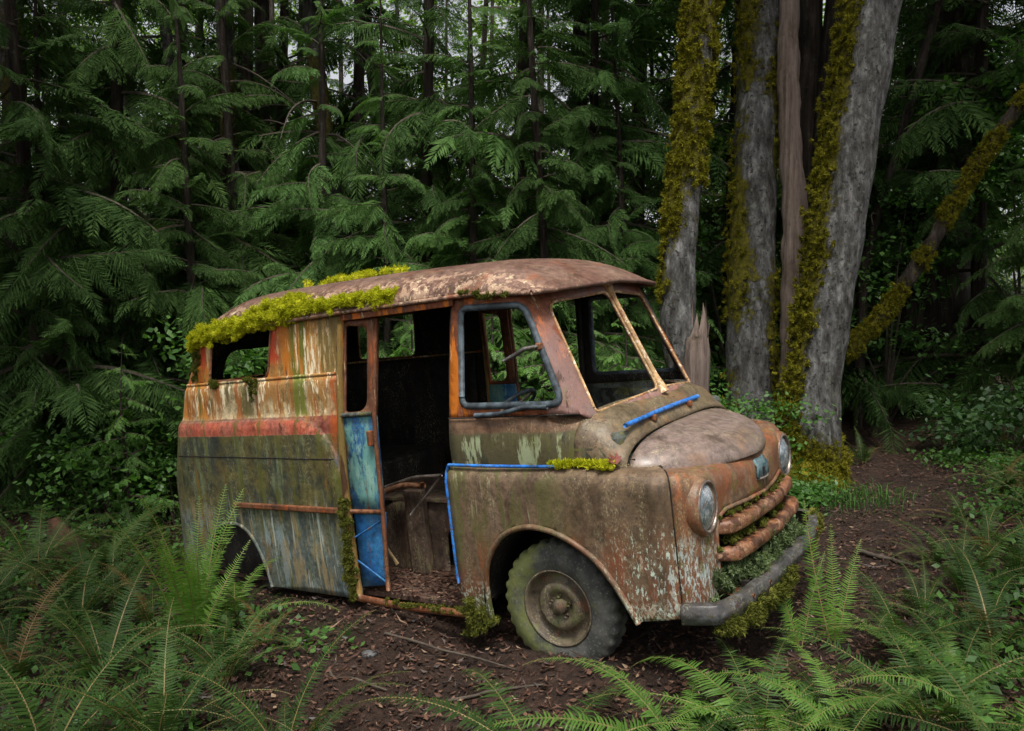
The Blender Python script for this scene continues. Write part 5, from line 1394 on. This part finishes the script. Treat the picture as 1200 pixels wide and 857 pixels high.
fern(G(935, 765), .78, 3, 'single upright fern fronds in front of the bumper', None, 'u', az=1.6, spread=1.2)
fern(G(975, 765), .80, 3, 'thin upright fern fronds right of the bumper end', None, 'u', az=1.2, spread=1.2)
# thicker background ferns on the left bank and right bank
k = 0
while k < 26:
    x, y = rgf.uniform(-6.5, -1.2), rgf.uniform(6.0, 11.5)
    if in_van(x, y, .35): continue
    fern((x, y, float(gz(x, y))), rgf.uniform(.7, 1.0), 12, 'one of the crowded grey-green ferns behind the upright fern', 'ferns crowding behind the upright fern'); k += 1
k = 0
while k < 14:
    x, y = rgf.uniform(3.6, 7.5), rgf.uniform(6.0, 11.0)
    if d_trail(x, y) < .9: continue
    fern((x, y, float(gz(x, y))), rgf.uniform(.5, .8), 10, 'one of the shaded ferns beyond the trail at right', 'ferns beyond the trail'); k += 1

# ------------------------------------------------------------------ ground cover, litter, small things
def scatter(n, fn, seed):
    rg = np.random.default_rng(seed); out = []
    while len(out) < n:
        p = fn(rg)
        if p is not None: out.append(p)
    return np.array(out)
# low green plants: right bank and round the alder feet
GA = G(945, 575)
def cover_pt(rg):
    r = rg.random()
    if r < .45:
        x, y = rg.uniform(2.0, 6.5), rg.uniform(3.0, 9.5)
    elif r < .7:
        p = GA; x, y = p[0] + rg.normal() * .45, p[1] + rg.normal() * .5
    else:
        x, y = rg.uniform(-6, -1.0), rg.uniform(3.0, 9.5)
    if in_van(x, y, .12) or d_trail(x, y) < .55 + .25 * rg.random(): return None
    return (x, y)
C = scatter(2600, cover_pt, 5)
C = np.column_stack([C, gz(C[:, 0], C[:, 1]) + .06])
o = link('ground_cover', fast_mesh('ground_cover', *leaf_cloud('g', C, np.random.default_rng(3).uniform(.10, .26, len(C)), 16, .055, 8, .5)), M_LEAF)
tag(o, 'low green leafy ground cover on both banks', 'ground cover', kind='stuff')
def grass(name, p, n, h, r, seed, mat):
    rg = np.random.default_rng(seed)
    b = np.column_stack([rg.normal(size=n) * r, rg.normal(size=n) * r]); z = gz(b[:, 0] + p[0], b[:, 1] + p[1])
    az = rg.uniform(0, 6.28, n); l = h * rg.uniform(.5, 1.2, n); w = .004
    dx, dy = np.cos(az), np.sin(az); sx, sy = -dy * w, dx * w
    P0 = np.column_stack([b[:, 0], b[:, 1], z - .02 - p[2]]); P1 = P0 + np.column_stack([dx * l * .2, dy * l * .2, l * .7]); P2 = P0 + np.column_stack([dx * l * .75, dy * l * .75, l * .8])
    S = np.column_stack([sx, sy, sx * 0])
    V = np.stack([P0 - S, P0 + S, P1 + S, P1 - S, P2], 1).reshape(-1, 3)
    k5 = np.arange(n) * 5
    Q = np.concatenate([np.stack([k5, k5 + 1, k5 + 2], 1), np.stack([k5, k5 + 2, k5 + 3], 1), np.stack([k5 + 3, k5 + 2, k5 + 4], 1)])
    t = link(name, fast_mesh(name, V, Q), mat); t.location = tuple(p); return t
gp = G(990, 590)
tag(grass('grass_tuft', gp, 420, .17, .26, 4, M_LEAF), 'bright green grass tuft at the foot of the leaning alder', 'grass', kind='stuff')
# mossy mound at the root of the leaning alder
gp = G(943, 572)
rg2 = np.random.default_rng(8)
Cm = np.column_stack([rg2.normal(size=170) * .22, rg2.normal(size=170) * .2, np.zeros(170)])
Cm[:, 2] = .30 * np.exp(-(Cm[:, 0] ** 2 + Cm[:, 1] ** 2) / .06) - .02
o = link('mossy_mound', moss_mesh('mossy_mound', Cm, rg2.uniform(.05, .10, 170), np.tile([0, -.3, 1.0], (170, 1)), 60, .03, .007, 9), M_MOSS_GOLD)
o.location = tuple(gp); tag(o, 'moss-covered root mound at the foot of the leaning alder', 'moss', kind='stuff')

# leaf litter: curled leaves and bark chips
def litter_pt(rg):
    d = 2.4 + 9.0 * rg.random() ** 1.5; u = rg.uniform(-.72, .72)
    return (u * d, d)
L = scatter(62000, litter_pt, 12)
rg3 = np.random.default_rng(13)
m = len(L)
tv = np.array([(-.5, 0, .10), (0, -.30, -.02), (.5, 0, .14), (0, .30, .02)]); tf = np.array([[0, 1, 2, 3]])
chip = rg3.random(m) < .45
sz = np.where(chip, rg3.uniform(.012, .06, m), rg3.uniform(.012, .055, m))
twig = rg3.random(m) < .035; sz = np.where(twig, rg3.uniform(.08, .22, m), sz)
Rm = rotz(rg3.uniform(0, 6.28, m)) @ roty(rg3.normal(size=m) * .28) @ rotx(rg3.normal(size=m) * .35) * sz[:, None, None]
Rm[:, :, 1] *= np.where(twig, .05, np.where(chip, .28, rg3.uniform(.6, 1.1, m)))[:, None]
T = np.column_stack([L, gz(L[:, 0], L[:, 1]) + .012 + rg3.uniform(0, .012, m)])
def litter_mat():
    M = Mat('dead_leaves'); r = M.island()
    col = M.ramp(r, [(0.0, (0.014, 0.008, 0.005)), (0.35, (0.040, 0.020, 0.013)), (0.62, (0.080, 0.034, 0.020)), (0.82, (0.115, 0.055, 0.034)), (0.95, (0.17, 0.095, 0.058)), (1.0, (0.27, 0.19, 0.12))])
    return M.fin(col, M.rng(r, 0, 1, 0.45, 0.8), 0, 0.4)
M_LITTER = litter_mat()
o = link('leaf_litter', fast_mesh('leaf_litter', *inst(tv, tf, Rm, T)), M_LITTER)
tag(o, 'brown litter of dead leaves and bark chips on the forest floor', 'leaf litter', kind='stuff')
# fallen sticks
def stick(a, b, r, label, seed, mat=M_TWIG):
    A, Bp = G(*a), G(*b); rg = random.Random(seed)
    P = [A + (Bp - A) * t + np.array((rg.uniform(-.04, .04), rg.uniform(-.04, .04), r * .8 + rg.uniform(0, .02))) for t in (0, .25, .5, .75, 1)]
    org = P[0].copy()
    o = tube_obj('fallen_stick', [p - org for p in P], [r, r * .9, r * .8, r * .5], mat, None, 7, 20); o.location = tuple(org)
    tag(o, label, 'stick', 'fallen sticks')
stick((1015, 652), (1075, 668), .018, 'dark stick lying across the trail right of the bumper', 1)
stick((900, 640), (985, 655), .012, 'thin twig on the litter beyond the bumper', 2)
stick((455, 745), (600, 790), .009, 'thin twig on the litter left of the front wheel', 3)
stick((60, 640), (215, 600), .05, 'mossy fallen branch slanting behind the ferns at left', 4, M_DARKBARK)
stick((520, 830), (640, 806), .010, 'twig among the foreground litter', 5)
stick((380, 790), (450, 815), .010, 'short twig near the bottom left edge of the bare litter', 6)
# rotten stump among the ferns at left
p = G(72, 650); me, _, org = trunk_mesh('stump', [p - np.array((0, 0, .1)), p + np.array((0, 0, .12)), p + np.array((-.06, 0, .33))], [.14, .11, .03], 9.7, sides=14, rings=26, lump=.55, flare=.5)
t = empty('rotten_stump', tuple(org)); tag(t, 'small rotten red-brown stump among the ferns at left', 'stump'); link('stump', me, simple('red_rotten_wood', (0.05, 0.022, 0.012), (0.11, 0.05, 0.026), 9, 0.9, 0, 0.8), t)
# pale stone in the litter
def stone(px, s, label, seed):
    p = G(*px); rg = np.random.default_rng(seed)
    V, Q = SPH; n = vnoise(V * 2, 1.5, seed)
    o = link('stone', fast_mesh('stone', V * np.array((s, s * .8, s * .45)) * (1 + .18 * n)[:, None], Q, smooth=True), simple('grey_stone', (0.05, 0.05, 0.05), (0.12, 0.12, 0.12), 20))
    o.location = (p[0], p[1], p[2] + s * .12); tag(o, label, 'stone')
stone((432, 770), .05, 'flat grey stone in the brown litter', 3)
stone((1130, 505), .06, 'small pale stone at the far end of the trail', 4)
# reddish dead leaf on the fender
def dead_leaf():
    pts = [(0, 0), (.5, .10), (.9, .45), (.62, .42), (.7, .9), (.3, .6), (0, 1.05), (-.3, .6), (-.7, .9), (-.62, .42), (-.9, .45), (-.5, .10)]
    V = [(x * .055, y * .06, .018 * abs(x) + .02 * y * y) for x, y in pts] + [(0, .035, -.004)]
    o = link('dead_maple_leaf', py_mesh('dead_maple_leaf', V, [(i, (i + 1) % 12, 12) for i in range(12)], False), simple('red_brown_leaf', (0.12, 0.03, 0.02), (0.22, 0.06, 0.04), 30))
    p = M_VAN @ Vector((.48, -.86, 1.195)); o.location = p; o.rotation_euler = (.5, -.2, .6)
    md = o.modifiers.new('t', 'SOLIDIFY'); md.thickness = .001
    tag(o, 'crumpled red-brown maple leaf lying on the fender beside yellow moss', 'leaf')
dead_leaf()
# pale flecks fallen on bonnet and roof, debris on the van floor
def flecks(name, pts, size, mat, label, seed):
    rg = np.random.default_rng(seed); m = len(pts)
    Rm = rotz(rg.uniform(0, 6.28, m)) @ roty(rg.normal(size=m) * .15) @ rotx(rg.normal(size=m) * .15) * (size * rg.uniform(.5, 1.5, m))[:, None, None]
    P = np.array([tuple(M_VAN @ Vector(p)) for p in pts])
    o = link(name, fast_mesh(name, *inst(tv * np.array((1, .8, .3)), tf, Rm, P)), mat)
    tag(o, label, 'debris', kind='stuff')
fl = []
rg4 = np.random.default_rng(21)
for _ in range(260):
    x = .51 + .32 * rg4.random() ** 1.4; w = hood_w(x)
    th = math.pi * rg4.uniform(.25, .8); y, z = arch_pt(th / math.pi, w, hood_z(x), 1.09, hood_n(x))
    fl.append((x, y, z + .008))
for _ in range(170):
    p = roof_pt(rg4.uniform(.05, .99), rg4.uniform(-.95, .3)); fl.append((p[0], p[1], p[2] + .004))
for _ in range(110):
    fl.append((rg4.uniform(.3, .75), rg4.uniform(-.88, -.80), 1.182))
flecks('fallen_flecks', fl, .011, simple('pale_flecks', (0.42, 0.36, 0.18), (0.30, 0.25, 0.12), 30), 'pale fallen bud scales scattered on the bonnet and roof', 5)
fd = [(rg4.uniform(-1.75, -.7), rg4.uniform(-.82, -.38), .298 + rg4.uniform(0, .02)) for _ in range(700)] + [(rg4.normal() * .12 - 1.05, rg4.normal() * .08 - .5, .31 + rg4.uniform(0, .06)) for _ in range(150)]
flecks('floor_debris', fd, .035, M_LITTER, 'dead leaves and crumbs strewn on the van floor', 6)
